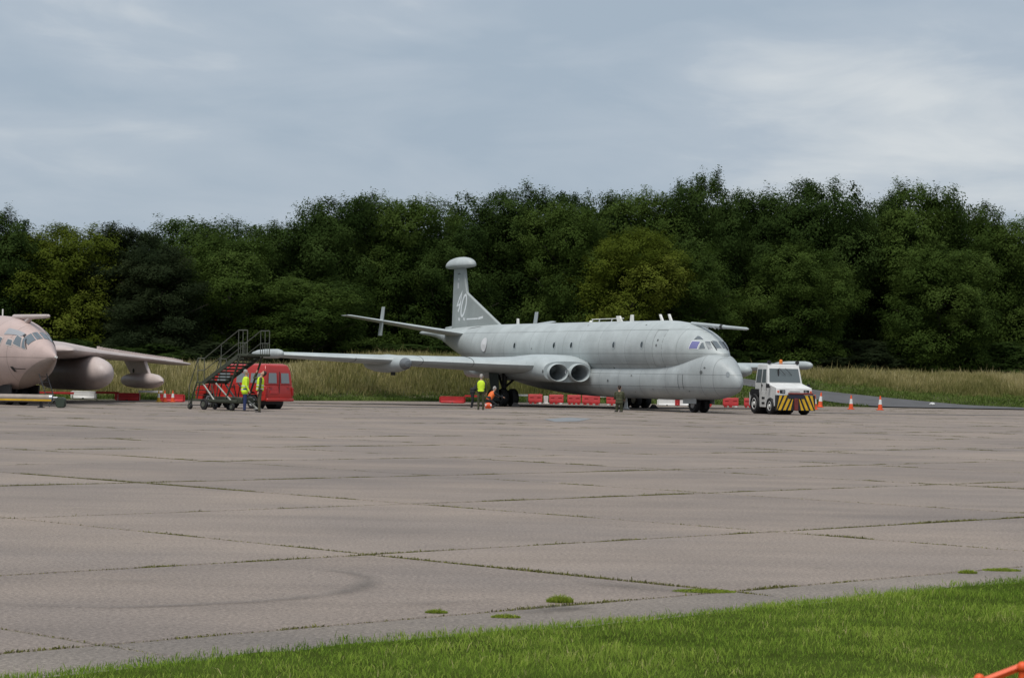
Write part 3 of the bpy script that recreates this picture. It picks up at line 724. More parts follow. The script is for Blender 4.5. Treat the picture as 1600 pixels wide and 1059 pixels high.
class Body:
    """lofted body from stations (xa, zbottom, ztop, halfwidth[, exponent]); xa counts aft of the nose, ys to starboard"""
    def __init__(s, st):
        s.x = [q[0] for q in st]; s.zb = [q[1] for q in st]; s.zt = [q[2] for q in st]; s.hw = [q[3] for q in st]; s.e = [q[4] if len(q) > 4 else 2.0 for q in st]
    def smooth(s, xs, ys):
        # monotone-ish Catmull-Rom through the stations
        def f(x):
            i = int(np.clip(np.searchsorted(xs, x) - 1, 0, len(xs) - 2)); x0, x1 = xs[i], xs[i + 1]; t = min(1, max(0, (x - x0) / (x1 - x0)))
            m = []
            for k in (i, i + 1):
                if k == 0: m.append((ys[1] - ys[0]) / (xs[1] - xs[0]) * 1.5)
                elif k == len(xs) - 1: m.append((ys[-1] - ys[-2]) / (xs[-1] - xs[-2]))
                else:
                    a = (ys[k] - ys[k - 1]) / (xs[k] - xs[k - 1]); c = (ys[k + 1] - ys[k]) / (xs[k + 1] - xs[k])
                    m.append(0 if a * c <= 0 else 2 * a * c / (a + c))
            h = x1 - x0
            return (2 * t ** 3 - 3 * t ** 2 + 1) * ys[i] + (t ** 3 - 2 * t ** 2 + t) * h * m[0] + (-2 * t ** 3 + 3 * t ** 2) * ys[i + 1] + (t ** 3 - t ** 2) * h * m[1]
        return f
    def at(s, x):
        if not hasattr(s, 'ff'): s.ff = [s.smooth(s.x, q) for q in (s.zb, s.zt, s.hw, s.e)]
        zb, zt, hw, e = [f(x) for f in s.ff]; return (zb + zt) / 2, (zt - zb) / 2, hw, e
    def pt(s, x, phi, off=0.0):
        zc, hh, hw, e = s.at(x); c, d = math.cos(phi), math.sin(phi)
        y = hw * math.copysign(abs(d) ** (2 / e), d); z = zc + hh * math.copysign(abs(c) ** (2 / e), c)
        if off:
            k = Vector((0, d / max(hw, .05), c / max(hh, .05))).normalized(); y += k.y * off; z += k.z * off
        return (-x, -y, z)
    def phi_z(s, x, z):
        zc, hh, hw, e = s.at(x); r = max(-1, min(1, (z - zc) / hh)); return math.acos(math.copysign(abs(r) ** (e / 2), r))
    def mesh(s, xs, n=48):
        b = MB(); b.loft([[s.pt(x, 2 * math.pi * i / n) for i in range(n)] for x in xs]); return b
    def patch(s, corners, off=0.012, n=6, side=1, mb=None, mi=0):
        """corners (xa, phi) x4 -> curved quad patch lying just proud of the skin, with a thin rim"""
        b = mb or MB(); g = []
        for i in range(n + 1):
            for j in range(n + 1):
                u, v = i / n, j / n
                x = (1 - u) * (1 - v) * corners[0][0] + u * (1 - v) * corners[1][0] + u * v * corners[2][0] + (1 - u) * v * corners[3][0]
                p = (1 - u) * (1 - v) * corners[0][1] + u * (1 - v) * corners[1][1] + u * v * corners[2][1] + (1 - u) * v * corners[3][1]
                q = s.pt(x, p, off); g.append((q[0], q[1] * side, q[2]))
        m = n + 1
        b.add(g, [(i * m + j, (i + 1) * m + j, (i + 1) * m + j + 1, i * m + j + 1) for i in range(n) for j in range(n)], mi); return b
    def quad_z(s, c):
        """corners given as (xa, z) on the starboard skin -> (xa, phi)"""
        return [(x, s.phi_z(x, z)) for x, z in c]
    def disc(s, x, z, r, off=0.015, side=1, n=18, rz=None, mb=None, mi=0):
        b = mb or MB(); ph0 = s.phi_z(x, z); zc, hh, hw, e = s.at(x); rad = (hh + hw) / 2; rz = rz or r
        vs = []
        for i in range(n):
            a = 2 * math.pi * i / n; q = s.pt(x + r * math.cos(a), ph0 - rz * math.sin(a) / rad, off); vs.append((q[0], q[1] * side, q[2]))
        q = s.pt(x, ph0, off); vs.append((q[0], q[1] * side, q[2]))
        b.add(vs, [(i, (i + 1) % n, n) for i in range(n)], mi); return b

def airfoil(le, chord, ys, z, th, n=14, twist=0.0):
    """closed section ring at spanwise station ys (starboard +)"""
    up, lo = [], []
    for i in range(n + 1):
        u = 0.5 - 0.5 * math.cos(math.pi * i / n)
        t = 5 * th * (0.2969 * math.sqrt(u) - 0.126 * u - 0.3516 * u * u + 0.2843 * u ** 3 - 0.1036 * u ** 4)
        up.append((-(le + u * chord), -ys, z + t * 1.05 - u * chord * twist)); lo.append((-(le + u * chord), -ys, z - t * .95 - u * chord * twist))
    return up + lo[-2:0:-1]
def wing_mb(stations, side=1):
    b = MB(); b.loft([airfoil(le, c, y * side, z, th, twist=tw) for y, le, c, z, th, tw in stations]); return b
def pod_mb(prof, y, z, side=1, n=18, sq=1.0):
    """body of revolution along the airframe axis: prof (xa, r)"""
    b = MB(); b.loft([[(-x, -y * side + max(r, .003) * math.cos(2 * math.pi * i / n), z + sq * max(r, .003) * math.sin(2 * math.pi * i / n)) for i in range(n)] for x, r in prof]); return b

# ------------------------------------------------------------------ grey four-jet patrol aircraft
PSEAM = [-4.2, -7.1, -9.2, -12.1, -14.3, -16.2, -18.4, -20.3, -23.6, -25.2, -28.4]
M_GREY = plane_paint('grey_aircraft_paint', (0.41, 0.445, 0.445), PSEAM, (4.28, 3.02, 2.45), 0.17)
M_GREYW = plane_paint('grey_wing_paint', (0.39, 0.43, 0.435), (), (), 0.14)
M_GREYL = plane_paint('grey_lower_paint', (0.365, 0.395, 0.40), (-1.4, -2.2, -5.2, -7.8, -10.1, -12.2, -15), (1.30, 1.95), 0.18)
M_FIN = plane_paint('fin_paint', (0.32, 0.35, 0.345), (), (), 0.10)
M_MARK = mat('white_marking', (0.70, 0.73, 0.74), 0.6, noise=(3, 0.12))
M_PALE = mat('pale_marking', (0.60, 0.61, 0.62), 0.6)
M_AER = mat('aerial_white', (0.70, 0.70, 0.66), 0.5)
M_SEAM = mat('dark_seam', (0.10, 0.11, 0.11), 0.8)
M_SEAM2 = mat('grey_seam', (0.24, 0.26, 0.26), 0.8)
M_DUCT = mat('intake_duct', (0.36, 0.38, 0.385), 0.6, noise=(2, 0.2))
M_DUCTIN = mat('compressor_face', (0.02, 0.02, 0.022), 0.6)
M_DOOR = mat('gear_door_teal', (0.035, 0.06, 0.062), 0.6, noise=(3, 0.3))
M_BLUEGL = mat('tinted_side_pane', (0.16, 0.16, 0.34), 0.1, spec=0.7)
M_PANE = mat('cockpit_pane', (0.12, 0.14, 0.155), 0.28, spec=0.5)
M_FRAME = mat('pane_frame', (0.62, 0.63, 0.64), 0.5)
NIM = empty('patrol_aircraft', (11.56, 115.0, 0), R(27 - 90), 'large pale grey four engined patrol aircraft with white 40 on its fin', 'aircraft')
up = Body([(1.5, 2.7, 3.02, .12), (1.75, 2.52, 3.22, .40), (2.15, 2.35, 3.52, .66), (2.7, 2.15, 3.90, .93), (3.4, 2.0, 4.22, 1.16), (4.2, 1.86, 4.46, 1.34), (5.4, 1.75, 4.68, 1.48), (7, 1.70, 4.80, 1.52), (14, 1.70, 4.82, 1.52), (25, 1.72, 4.82, 1.50),
           (27.5, 1.98, 4.81, 1.38), (30, 2.45, 4.76, 1.14), (32.4, 3.05, 4.70, .82), (34.2, 3.62, 4.62, .50), (35.6, 4.0, 4.58, .30), (37, 4.18, 4.55, .20), (38.3, 4.28, 4.52, .13), (38.7, 4.36, 4.44, .03)])
xs = [1.5, 1.54, 1.6, 1.67, 1.75, 1.85, 1.97, 2.15, 2.4, 2.7, 3.0, 3.4, 3.8, 4.2, 4.8, 5.4, 6.2, 7, 8, 11, 14, 18, 22, 25, 26, 27, 28, 29, 30, 31, 32, 33, 34, 35, 36, 37, 38, 38.4, 38.6, 38.7]
FUS = up.mesh(xs, 56).build('fuselage', M_GREY, NIM, smooth=60)
lo = Body([(0.08, 1.40, 1.62, .05), (0.18, 1.24, 1.84, .20), (0.4, 1.10, 2.10, .36, 2.1), (0.75, .98, 2.40, .54, 2.2), (1.2, .88, 2.72, .74, 2.4), (1.8, .78, 3.0, .96, 2.6), (2.4, .71, 3.10, 1.12, 2.6), (3.2, .67, 3.02, 1.26, 2.5), (4.8, .62, 2.74, 1.36, 2.4), (7, .62, 2.55, 1.38, 2.5), (13, .64, 2.5, 1.38, 2.5), (17, .74, 2.5, 1.34, 2.4), (21, 1.0, 2.5, 1.22, 2.2), (24, 1.34, 2.5, .95, 2.0), (26.5, 1.72, 2.5, .55, 2.0), (28, 2.1, 2.5, .2, 2.0)])
xs = [.08, .12, .18, .28, .4, .55, .75, .95, 1.2, 1.5, 1.8, 2.1, 2.4, 2.8, 3.2, 3.9, 4.8, 6, 8, 11, 13, 15, 17, 19, 21, 22.5, 24, 25.3, 26.5, 27.3, 28]
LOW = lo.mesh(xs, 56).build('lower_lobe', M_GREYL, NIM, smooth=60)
# round cabin windows
for wx_ in (5.6 + 1.82, 10.43, 15.21, 17.26, 22.19):
    for sd_ in (1, -1):
        w = up.disc(wx_, 3.49, .20, .012, sd_, rz=.24).build('window', M_GREYW, FUS)
        up.disc(wx_, 3.49, .12, .018, sd_, rz=.16).build('pane', M_GLASS, w)
# cabin door outline, small vents and panel marks on the skin
for sd_ in (1, -1):
    d = MB()
    for c in ([(6.35, 4.25), (6.31, 4.25), (6.31, 2.35), (6.35, 2.35)], [(5.45, 4.25), (5.41, 4.25), (5.41, 2.35), (5.45, 2.35)], [(6.35, 4.27), (5.41, 4.27), (5.41, 4.23), (6.35, 4.23)], [(6.35, 2.37), (5.41, 2.37), (5.41, 2.33), (6.35, 2.33)]):
        up.patch(up.quad_z(c), .008, 6, sd_, d)
    d.build('door_outline', M_SEAM2, FUS, smooth=0)
    for vx, vz, r_ in ((5.9, 3.72, .07), (5.95, 3.45, .07), (20.0, 3.3, .05), (10.9, 2.25, .07), (8.1, 4.55, .06), (14.6, 4.6, .06)):
        up.disc(vx, vz, r_, .010, sd_, n=10).build('vent', M_SEAM, FUS, smooth=0)
    for vx, vz, r_ in ((11.2, 1.55, .08), (8.7, 1.85, .07), (3.2, 1.1, .06), (1.95, 2.30, .07), (2.15, 2.08, .10), (8.5, 1.0, .05), (6.5, 1.15, .05)):
        lo.disc(vx, vz, r_, .012, sd_, n=10, rz=r_ * .6).build('vent', M_SEAM, LOW, smooth=0)
    lo.patch(lo.quad_z([(4.0, 1.95), (3.96, 1.95), (3.96, 1.2), (4.0, 1.2)]), .008, 4, sd_).build('panel_edge', M_SEAM, LOW, smooth=0)
    lo.patch(lo.quad_z([(3.6, 1.95), (3.56, 1.95), (3.56, 1.2), (3.6, 1.2)]), .008, 4, sd_).build('panel_edge', M_SEAM, LOW, smooth=0)
    lo.disc(.62, 1.98, .10, .012, sd_, n=14, rz=.13).build('landing_light', mat('lamp_glass', (0.22, .24, .25), .15), LOW)
    # pale roundel near the tail
    up.disc(26.33, 3.57, .42, .035, sd_, n=26, rz=.42).build('roundel', M_PALE, FUS, smooth=0)
    up.patch(up.quad_z([(30.3, 4.55), (29.9, 4.62), (28.6, 4.72), (28.9, 4.66)]), .012, 5, sd_).build('panel_gap', M_SEAM, FUS, smooth=0)
# cockpit glazing: frames slightly larger than panes
def pane(corners, m, side=1, grow=.045):
    cx = sum(c[0] for c in corners) / 4; cp = sum(c[1] for c in corners) / 4
    big = [(c[0] + grow * (1 if c[0] > cx else -1), c[1] + (grow * .8) * (1 if c[1] > cp else -1)) for c in corners]
    f = up.patch(big, .012, 6, side).build('window_frame', M_FRAME, FUS, smooth=60)
    up.patch(corners, .024, 6, side).build('pane', m, f, smooth=60)
for sd_ in (1, -1):
    pane([(3.27, 1.40), (2.78, 1.31), (2.78, .88), (3.22, 1.02)], M_BLUEGL, sd_)
    pane([(2.67, 1.26), (2.34, 1.11), (2.60, .83), (2.68, .86)], M_PANE, sd_, .03)
    pane([(2.20, 1.05), (2.03, .82), (2.43, .48), (2.60, .69)], M_PANE, sd_, .03)
    pane([(1.93, .66), (1.84, .08), (2.34, .05), (2.42, .34)], M_PANE, sd_, .02)
    pane([(3.19, .88), (2.75, .64), (3.03, .60), (3.17, .63)], M_PANE, sd_, .02)
    wa, wb_ = up.pt(1.86, .70, .035), up.pt(2.38, .44, .045)
    wp = MB(); wp.path([(q[0], q[1] * sd_, q[2]) for q in (wa, wb_)], .022, 6)
    wp.build('wiper', M_BLACK, FUS)
# refuelling probe
b = MB(); b.tube((-4.85, 0, 4.60), (-1.85, 0, 4.405), .10, .115, 14); b.tube((-1.85, 0, 4.405), (-1.6, 0, 4.39), .115, .09, 14); b.tube((-1.6, 0, 4.39), (.35, 0, 4.28), .09, .075, 14); b.tube((.35, 0, 4.28), (.55, 0, 4.27), .075, .03, 14)
PR = b.build('refuelling_probe', M_GREYW, NIM)
b = MB(); b.tube((-2.0, 0, 4.415), (-1.78, 0, 4.40), .122, .122, 14); b.build('dark_band', M_BLACK, PR)
b = MB()
for q in (3.1, 2.4): b.tube((-q, .08, 4.28 + (q - 2.4) * .12), (-q - .12, .22, 4.5), .025, n=6); b.tube((-q, -.08, 4.28 + (q - 2.4) * .12), (-q - .12, -.22, 4.42), .025, n=6)
b.build('probe_strut', M_STEEL, NIM)
# wings
wst = [(0.9, 14.3, 8.4, 2.24, 1.15, .01), (1.5, 14.3, 8.3, 2.25, 1.12, .012), (4.2, 14.0, 8.2, 2.30, 1.0, .012), (6.0, 14.75, 7.0, 2.33, .80, .012), (8.5, 15.95, 5.6, 2.40, .66, .01), (11.5, 17.4, 4.3, 2.47, .54, .008), (14.5, 18.85, 3.3, 2.56, .42, .006), (16.9, 20.0, 2.5, 2.64, .32, .005), (17.2, 20.2, 2.2, 2.65, .2, .005)]
for sd_ in (1, -1):
    wg = wing_mb(wst, sd_).build('wing', M_GREYW, NIM, smooth=50)
    b = MB()                                                    # flap gaps and dark panel joints across the leading edge
    for yy, lee in ((7.4, 15.42), (9.9, 16.62), (13.2, 18.22)):
        ring = airfoil(lee - .006, 5.9 - (yy - 7) * .33, yy * sd_, 2.40 + (yy - 8.5) * .022, .74 - (yy - 7) * .045)
        b.loft([[(p[0], p[1], p[2]) for p in ring], [(p[0] - .0, p[1] - .03 * sd_, p[2]) for p in ring]])
    b.build('panel_joint', M_SEAM, wg, smooth=0)
    tip = pod_mb([(19.0, .02), (19.05, .13), (19.25, .21), (19.7, .26), (21.4, .26), (22.6, .21), (23.4, .1), (23.5, .01)], 17.25, 2.68, sd_).build('wingtip_pod', M_GREY, NIM, smooth=60)
    tk = pod_mb([(16.2, .02), (16.25, .18), (16.45, .30), (16.9, .41), (17.6, .50), (19, .56), (20.5, .50), (21.6, .32), (22.3, .05)], 11.0, 2.27, sd_, sq=.92).build('leading_edge_tank', M_GREYW, NIM, smooth=60)
    if sd_ > 0: pod_mb([(16.17, .02), (16.22, .20), (16.42, .312), (16.62, .36)], 11.0, 2.27, sd_, sq=.92).build('searchlight_glass', mat('searchlight_glass', (.13, .14, .15), .12, spec=.6), tk)
    b = MB(); b.box(-18.3, -17.9, -11.06 * sd_ - .05, -11.06 * sd_ + .05, 1.62, 1.80); b.build('drain_mast', M_BLACK, tk)
    # twin engine nacelle in the wing root with two open intakes
    def oval(x, y0, y1, z0, z1, n=40, e=3.2):
        r_ = []
        for i in range(n):
            a = 2 * math.pi * i / n; c, s_ = math.cos(a), math.sin(a)
            r_.append((-x, -sd_ * ((y0 + y1) / 2 + (y1 - y0) / 2 * math.copysign(abs(c) ** (2 / e), c)), (z0 + z1) / 2 + (z1 - z0) / 2 * math.copysign(abs(s_) ** (2 / e), s_)))
        return r_
    def ell(x, yc, zc, ry, rz, n=28): return [(-x, -sd_ * yc + ry * math.cos(2 * math.pi * i / n), zc + rz * math.sin(2 * math.pi * i / n)) for i in range(n)]
    shell = MB(); shell.loft([oval(13.24, 1.32, 4.26, 1.42, 2.56, e=2.8), oval(13.55, 1.12, 4.38, 1.40, 2.74, e=2.8), oval(14.5, .95, 4.46, 1.42, 2.92, e=2.8), oval(16, .9, 4.5, 1.42, 2.95), oval(20, 1.0, 4.3, 1.45, 2.75), oval(22.5, 1.2, 4.0, 1.55, 2.45), oval(23.5, 1.3, 3.8, 1.75, 2.3)], caps=False)
    NC = shell.build('engine_nacelle', M_GREYW, NIM, smooth=60)
    ins = ((3.44, 1.94, 13.02), (2.13, 1.94, 12.96))
    bm = bmesh.new(); loops = [oval(13.24, 1.32, 4.26, 1.42, 2.56, e=2.8)] + [ell(13.24, yc, zc, .57, .455) for yc, zc, xf in ins]
    es = []
    for lp in loops:
        vv = [bm.verts.new(q) for q in lp]
        for i in range(len(vv)): es.append(bm.edges.new((vv[i], vv[(i + 1) % len(vv)])))
    bmesh.ops.triangle_fill(bm, use_beauty=True, edges=es)
    me = bpy.data.meshes.new('nacelle_face'); bm.to_mesh(me); bm.free(); me.materials.append(M_GREYW); link(me, 'nacelle_face', NC)
    for yc, zc, xf in ins:
        lip = MB(); lip.loft([ell(13.4, yc, zc + .01, .645, .525), ell(xf + .16, yc, zc, .635, .515), ell(xf + .05, yc, zc, .615, .495), ell(xf, yc, zc, .59, .47), ell(xf + .03, yc, zc, .565, .445), ell(xf + .25, yc, zc, .55, .43)], caps=False)
        L_ = lip.build('intake_lip', M_GREYW, NC, smooth=70, fix=False)
        du = MB(); du.loft([ell(xf + .25, yc, zc, .55, .43), ell(xf + 1.6, yc, zc, .52, .44), ell(xf + 3.6, yc, zc, .5, .5)], caps=False); du.build('intake_duct', M_DUCT, NC, smooth=70, fix=False)
        fc = MB(); fc.add(ell(xf + 3.55, yc, zc, .5, .5), [tuple(range(28))]); fc.build('compressor_face', M_DUCTIN, NC, smooth=0)
    vb = MB(); vb.lathe((-13.22, -sd_ * 2.80, 1.98), 'x', [(.0, 0), (.15, 0), (.17, .05), (.12, .06), (.11, .02), (0, .015)], 18); vb.build('cooling_vent', M_FRAME, NC)
    vb = MB(); vb.lathe((-13.19, -sd_ * 2.80, 1.98), 'x', [(.0, 0), (.11, 0), (.11, .01), (0, .01)], 16); vb.build('vent_mouth', M_BLACK, NC)
    for dx_ in (-.04, .05):
        vb = MB(); vb.box(-13.18, -13.15, -sd_ * 2.8 + dx_ - .012, -sd_ * 2.8 + dx_ + .012, 1.88, 2.08); vb.build('vent_vane', M_FRAME, NC)
    for oy, oz in ((4.2, 2.0), (1.38, 1.98)):
        vb = MB(); vb.sphere((-13.30, -sd_ * oy, oz), .06, .13, .12); vb.build('side_vent', M_SEAM, NC)
    # tailplane with finlets
    ts_ = [(.3, 30.0, 3.6, 4.18, .34, 0), (2.5, 31.1, 2.9, 4.50, .28, 0), (5, 32.3, 2.15, 4.90, .2, 0), (7.1, 33.3, 1.5, 5.24, .13, 0), (7.3, 33.55, 1.1, 5.27, .06, 0)]
    tp = wing_mb(ts_, sd_).build('tailplane', M_GREYW, NIM, smooth=50)
    fl = MB(); pr_ = [(-32.35, 5.82), (-32.75, 5.82), (-33.25, 4.05), (-32.72, 4.05)]
    fl.prism(pr_, 'y', -sd_ * 5.35 - .03, -sd_ * 5.35 + .03); fl.build('finlet', M_GREYW, tp, bevel=.01)
    # main gear: leg, four-wheel bogie, door
    gy = -sd_ * 4.3
    lg = MB(); lg.tube((-17.95, gy, .5), (-17.8, gy, 2.2), .13, .17, 12); lg.tube((-17.95, gy, .9), (-18.9, gy, 2.1), .07, n=8); lg.tube((-17.95, gy, 1.0), (-17.9, gy + sd_ * 1.2, 2.0), .07, n=8); lg.box(-18.6, -17.4, gy - .09, gy + .09, .42, .6)
    LG = lg.build('gear_leg', M_BLACK, NIM)
    for dx_ in (-.58, .58):
        for dy_ in (-.31, .31):
            wb = MB(); wb.wheel((-18 + dx_, gy + dy_, .50), 'y', .50, .34); W_ = wb.build('wheel', M_RUBBER, LG)
            hb = MB(); hb.lathe((-18 + dx_, gy + dy_ + math.copysign(.13, dy_), .50), 'y', [(0, -.03), (.24, -.03), (.27, .02), (.1, .04), (0, .045)], 18); hb.build('hub', M_STEEL, W_)
    db = MB(); db.hexa([(-17.25, gy - sd_ * .62, .28), (-17.3, gy - sd_ * .62 + .05, .28), (-18.25, gy - sd_ * .60 + .05, .28), (-18.2, gy - sd_ * .60, .28)], [(-17.2, gy - sd_ * .75, 2.1), (-17.25, gy - sd_ * .75 + .05, 2.1), (-18.5, gy - sd_ * .75 + .05, 2.1), (-18.45, gy - sd_ * .75, 2.1)])
    db.build('gear_door', M_DOOR, NIM, bevel=.01)
    # exhausts at the trailing edge root
    for yc in (1.9, 3.3):
        ex = pod_mb([(22.6, .46), (24.4, .42), (24.41, .38), (23.4, .36)], yc, 2.02, sd_); ex.build('jet_pipe', M_STEEL, NC)
# fin with dorsal fillet and radome on top
ft = [(33.75, 4.45), (33.55, 8.45), (32.10, 8.45), (31.66, 6.87), (26.90, 4.78), (26.9, 4.5), (33.0, 4.2)]
fb = MB(); n_ = len(ft)
def fth(x, z): return .10
pl = [(-x, fth(x, z), z) for x, z in ft] + [(-x, -fth(x, z), z) for x, z in ft]
fb.add(pl, [tuple(range(n_)), tuple(range(2 * n_ - 1, n_ - 1, -1))] + [(i, n_ + i, n_ + (i + 1) % n_, (i + 1) % n_) for i in range(n_)])
FIN = fb.build('fin', M_FIN, NIM, smooth=30, bevel=.07, seg=3)
rb = MB(); rb.tube((-33.62, 0, 4.6), (-33.42, 0, 8.4), .035, n=6); rb.build('rudder_edge', M_GREYW, FIN)
rd_ = []
for k in range(15):
    t_ = math.pi * k / 14; x = 32.74 + 1.80 * math.cos(t_); r_ = max(.02, .60 * math.sin(t_) ** .9); hz = max(.02, .56 * math.sin(t_) ** .8)
    rd_.append([(-x, r_ * math.cos(2 * math.pi * i / 24), 8.56 + .03 * math.cos(t_) * -1 + (hz if math.sin(2 * math.pi * i / 24) > 0 else .14 * min(1, r_ * 2.5)) * math.sin(2 * math.pi * i / 24)) for i in range(24)])
b = MB(); b.loft(rd_); b.build('fin_radome', M_GREY, FIN, smooth=60)
b = MB(); b.prism([(-33.9, 4.40), (-34.8, 4.46), (-34.7, 4.72), (-33.8, 4.78)], 'y', -.09, .09); b.build('tail_fairing', M_GREYW, NIM, bevel=.03)
# white 40 painted on the fin (both sides) plus the small line below it
def stroke(pts, w, side, mb, ysurf):
    """mitred ribbon along a polyline, so that no two faces overlap"""
    P = [Vector(p) for p in pts]; n = len(P); closed = (P[0] - P[-1]).length < 1e-6; vs = []
    for i in range(n):
        a = P[i] - P[i - 1] if i else (P[0] - P[-2] if closed else P[1] - P[0]); c = P[i + 1] - P[i] if i < n - 1 else (P[1] - P[0] if closed else P[i] - P[i - 1])
        a, c = a.normalized(), c.normalized(); na, nc = Vector((-a.y, a.x)), Vector((-c.y, c.x)); m = na + nc; m = m.normalized() if m.length > .2 else na
        k = w / 2 / max(.55, m.dot(na)); vs += [P[i] + m * k, P[i] - m * k]
    mb.add([(-q.x, -side * ysurf(q.x, q.y), q.y) for q in vs], [(2 * i, 2 * i + 2, 2 * i + 3, 2 * i + 1) for i in range(n - 1)])
fys = lambda x, z: .106
digit4 = [(32.27, 6.92), (32.60, 6.55), (32.95, 6.07), (32.50, 6.16), (32.27, 6.92)]; digit4b = [(32.44, 6.32), (32.60, 5.95), (32.80, 5.68)]
oval0 = [(31.98 + .30 * math.cos(a) - .24 * math.sin(a), 6.06 + .66 * math.sin(a)) for a in [2 * math.pi * i / 22 for i in range(23)]]
for sd_ in (1, -1):
    b = MB(); stroke(digit4, .15, sd_, b, fys); b.build('fin_number', M_MARK, FIN, smooth=0)
    b = MB(); stroke(digit4b, .16, sd_, b, lambda x, z: .110); b.build('fin_number', M_MARK, FIN, smooth=0)
    b = MB(); stroke(oval0, .16, sd_, b, lambda x, z: .112); b.build('fin_number', M_MARK, FIN, smooth=0)
    b = MB(); stroke([(31.55, 5.20), (29.95, 5.22)], .09, sd_, b, fys); stroke([(29.90, 5.22), (29.25, 5.30)], .14, sd_, b, fys); b.build('fin_marking', M_MARK, FIN, smooth=0)
    b = MB(); stroke([(32.65, 5.12), (32.6, 5.30)], .26, sd_, b, fys); stroke([(31.95, 5.14), (31.9, 5.3)], .26, sd_, b, fys); b.build('fin_crest', M_PALE, FIN, smooth=0)
    b = MB(); stroke([(32.85, 7.15), (32.85, 7.5)], .16, sd_, b, fys); stroke([(32.8, 7.68), (32.75, 7.8)], .14, sd_, b, fys); b.build('fin_badge', M_PALE, FIN, smooth=0)
    b = MB(); stroke([(32.95, 8.05), (32.55, 8.05)], .06, sd_, b, fys); stroke([(32.75, 8.02), (32.75, 8.18)], .05, sd_, b, fys); b.build('fin_badge', M_SEAM, FIN, smooth=0)
# aerials on the spine
def blade(x, h, c, rake, m=M_AER, y=0.0, nm='aerial', th_=.05, z0=4.78):
    b = MB(); b.prism([(-x, z0), (-x - c, z0), (-x - c * .7 - rake, z0 + h), (-x - rake, z0 + h)], 'y', y - th_, y + th_); return b.build(nm, m, NIM, bevel=.01)
blade(24.6, .36, .22, .05); blade(12.1, .34, .55, .3); blade(10.95, .38, .32, .02); blade(7.75, .36, .20, .28); blade(6.85, .36, .20, .26)
b = MB(); b.tube((-12.0, 0, 4.98), (-15.6, 0, 4.97), .022, n=6)
for q in (13.4, 14.8, 15.6): b.tube((-q, 0, 4.78), (-q + .12, 0, 4.97), .03, n=6)
b.build('rail_aerial', M_AER, NIM)
b = MB(); b.sphere((-15.7, 0, 4.82), .14, .1, .09); b.build('beacon', M_AER, NIM)
# nose gear
ng = MB(); ng.tube((-4.0, 0, .4), (-3.9, 0, 1.0), .09, n=10); ng.tube((-4, -.32, .4), (-4, .32, .4), .06, n=8); NG = ng.build('nose_gear_leg', M_BLACK, NIM)
for dy_ in (-.28, .28):
    wb = MB(); wb.wheel((-4.0, dy_, .40), 'y', .40, .30); W_ = wb.build('wheel', M_RUBBER, NG)
    hb = MB(); hb.lathe((-4.0, dy_ + math.copysign(.12, dy_), .40), 'y', [(0, -.02), (.18, -.02), (.2, .02), (.08, .03), (0, .035)], 16); hb.build('hub', M_STEEL, W_)
for dy_ in (-.55, .55):
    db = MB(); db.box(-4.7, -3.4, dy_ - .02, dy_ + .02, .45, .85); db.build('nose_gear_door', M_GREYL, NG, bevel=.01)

# ------------------------------------------------------------------ pink-grey tanker jet at the left
M_PINK = plane_paint('sand_pink_paint', (0.48, 0.37, 0.34), (-2.9, -4.4, -6.0), (2.12,), 0.13)
M_PINKD = plane_paint('sand_pink_radome', (0.30, 0.24, 0.21), (), (), 0.10)
M_PINKW = plane_paint('sand_pink_wing', (0.48, 0.405, 0.38), (), (), 0.12)
VIC = empty('tanker_jet', (-19.7, 99.0, 0), R(33 - 90), 'pink beige swept wing tanker jet whose nose enters at the left edge', 'aircraft')
vb_ = Body([(0.0, 2.08, 2.22, .04), (.3, 1.92, 2.38, .17), (.7, 1.72, 2.60, .33), (1.2, 1.48, 2.84, .54), (2.0, 1.16, 3.20, .85), (3.0, .90, 3.58, 1.15), (4.0, .74, 3.82, 1.37), (5.5, .62, 3.97, 1.56), (7, .56, 4.03, 1.64), (12, .56, 4.06, 1.68), (22, .8, 4.0, 1.5), (29, 1.8, 3.9, .9), (33, 2.8, 3.7, .3), (34, 3.2, 3.5, .05)])
VF = vb_.mesh([0, .06, .15, .3, .5, .7, .95, 1.2, 1.6, 2, 2.5, 3, 3.5, 4, 4.7, 5.5, 6.2, 7, 9, 12, 17, 22, 25, 27, 29, 31, 33, 34], 52).build('fuselage', M_PINK, VIC, smooth=60)
# darker chin radome: V-shaped patch wrapped under the nose
ch = MB()
for sd_ in (1, -1):
    vb_.patch([(.10, math.pi * .53), (3.9, math.pi * .97), (3.9, math.pi), (.10, math.pi)], .010, 12, sd_, ch)
ch.build('chin_radome', M_PINKD, VF, smooth=60)
M_PANEB = mat('blue_grey_pane', (0.13, 0.155, 0.175), 0.12, spec=0.7)
M_PINKF = mat('pale_window_frame', (.52, .45, .42), .5)
def vpane(c, m=M_PANEB, sides=(1, -1)):
    q = vb_.quad_z(c); cx = sum(k[0] for k in q) / 4; cp = sum(k[1] for k in q) / 4
    big = [(k[0] + .045 * (1 if k[0] > cx else -1), k[1] + .035 * (1 if k[1] > cp else -1)) for k in q]
    for sd_ in sides:
        par = vb_.patch(big, .009, 6, sd_).build('window_frame', M_PINKF, VF, smooth=60) if m is M_PANEB else VF
        vb_.patch(q, .018, 6, sd_).build('pane', m, par, smooth=60)
vpane([(2.60, 2.72), (2.05, 2.56), (2.25, 2.96), (2.62, 3.08)])
vpane([(1.97, 2.54), (1.72, 2.48), (2.05, 2.92), (2.16, 2.95)])
vpane([(3.08, 2.70), (2.68, 2.63), (2.72, 2.86), (3.05, 2.92)])
vpane([(4.0, 2.76), (3.5, 2.67), (3.45, 2.95), (3.95, 3.06)])
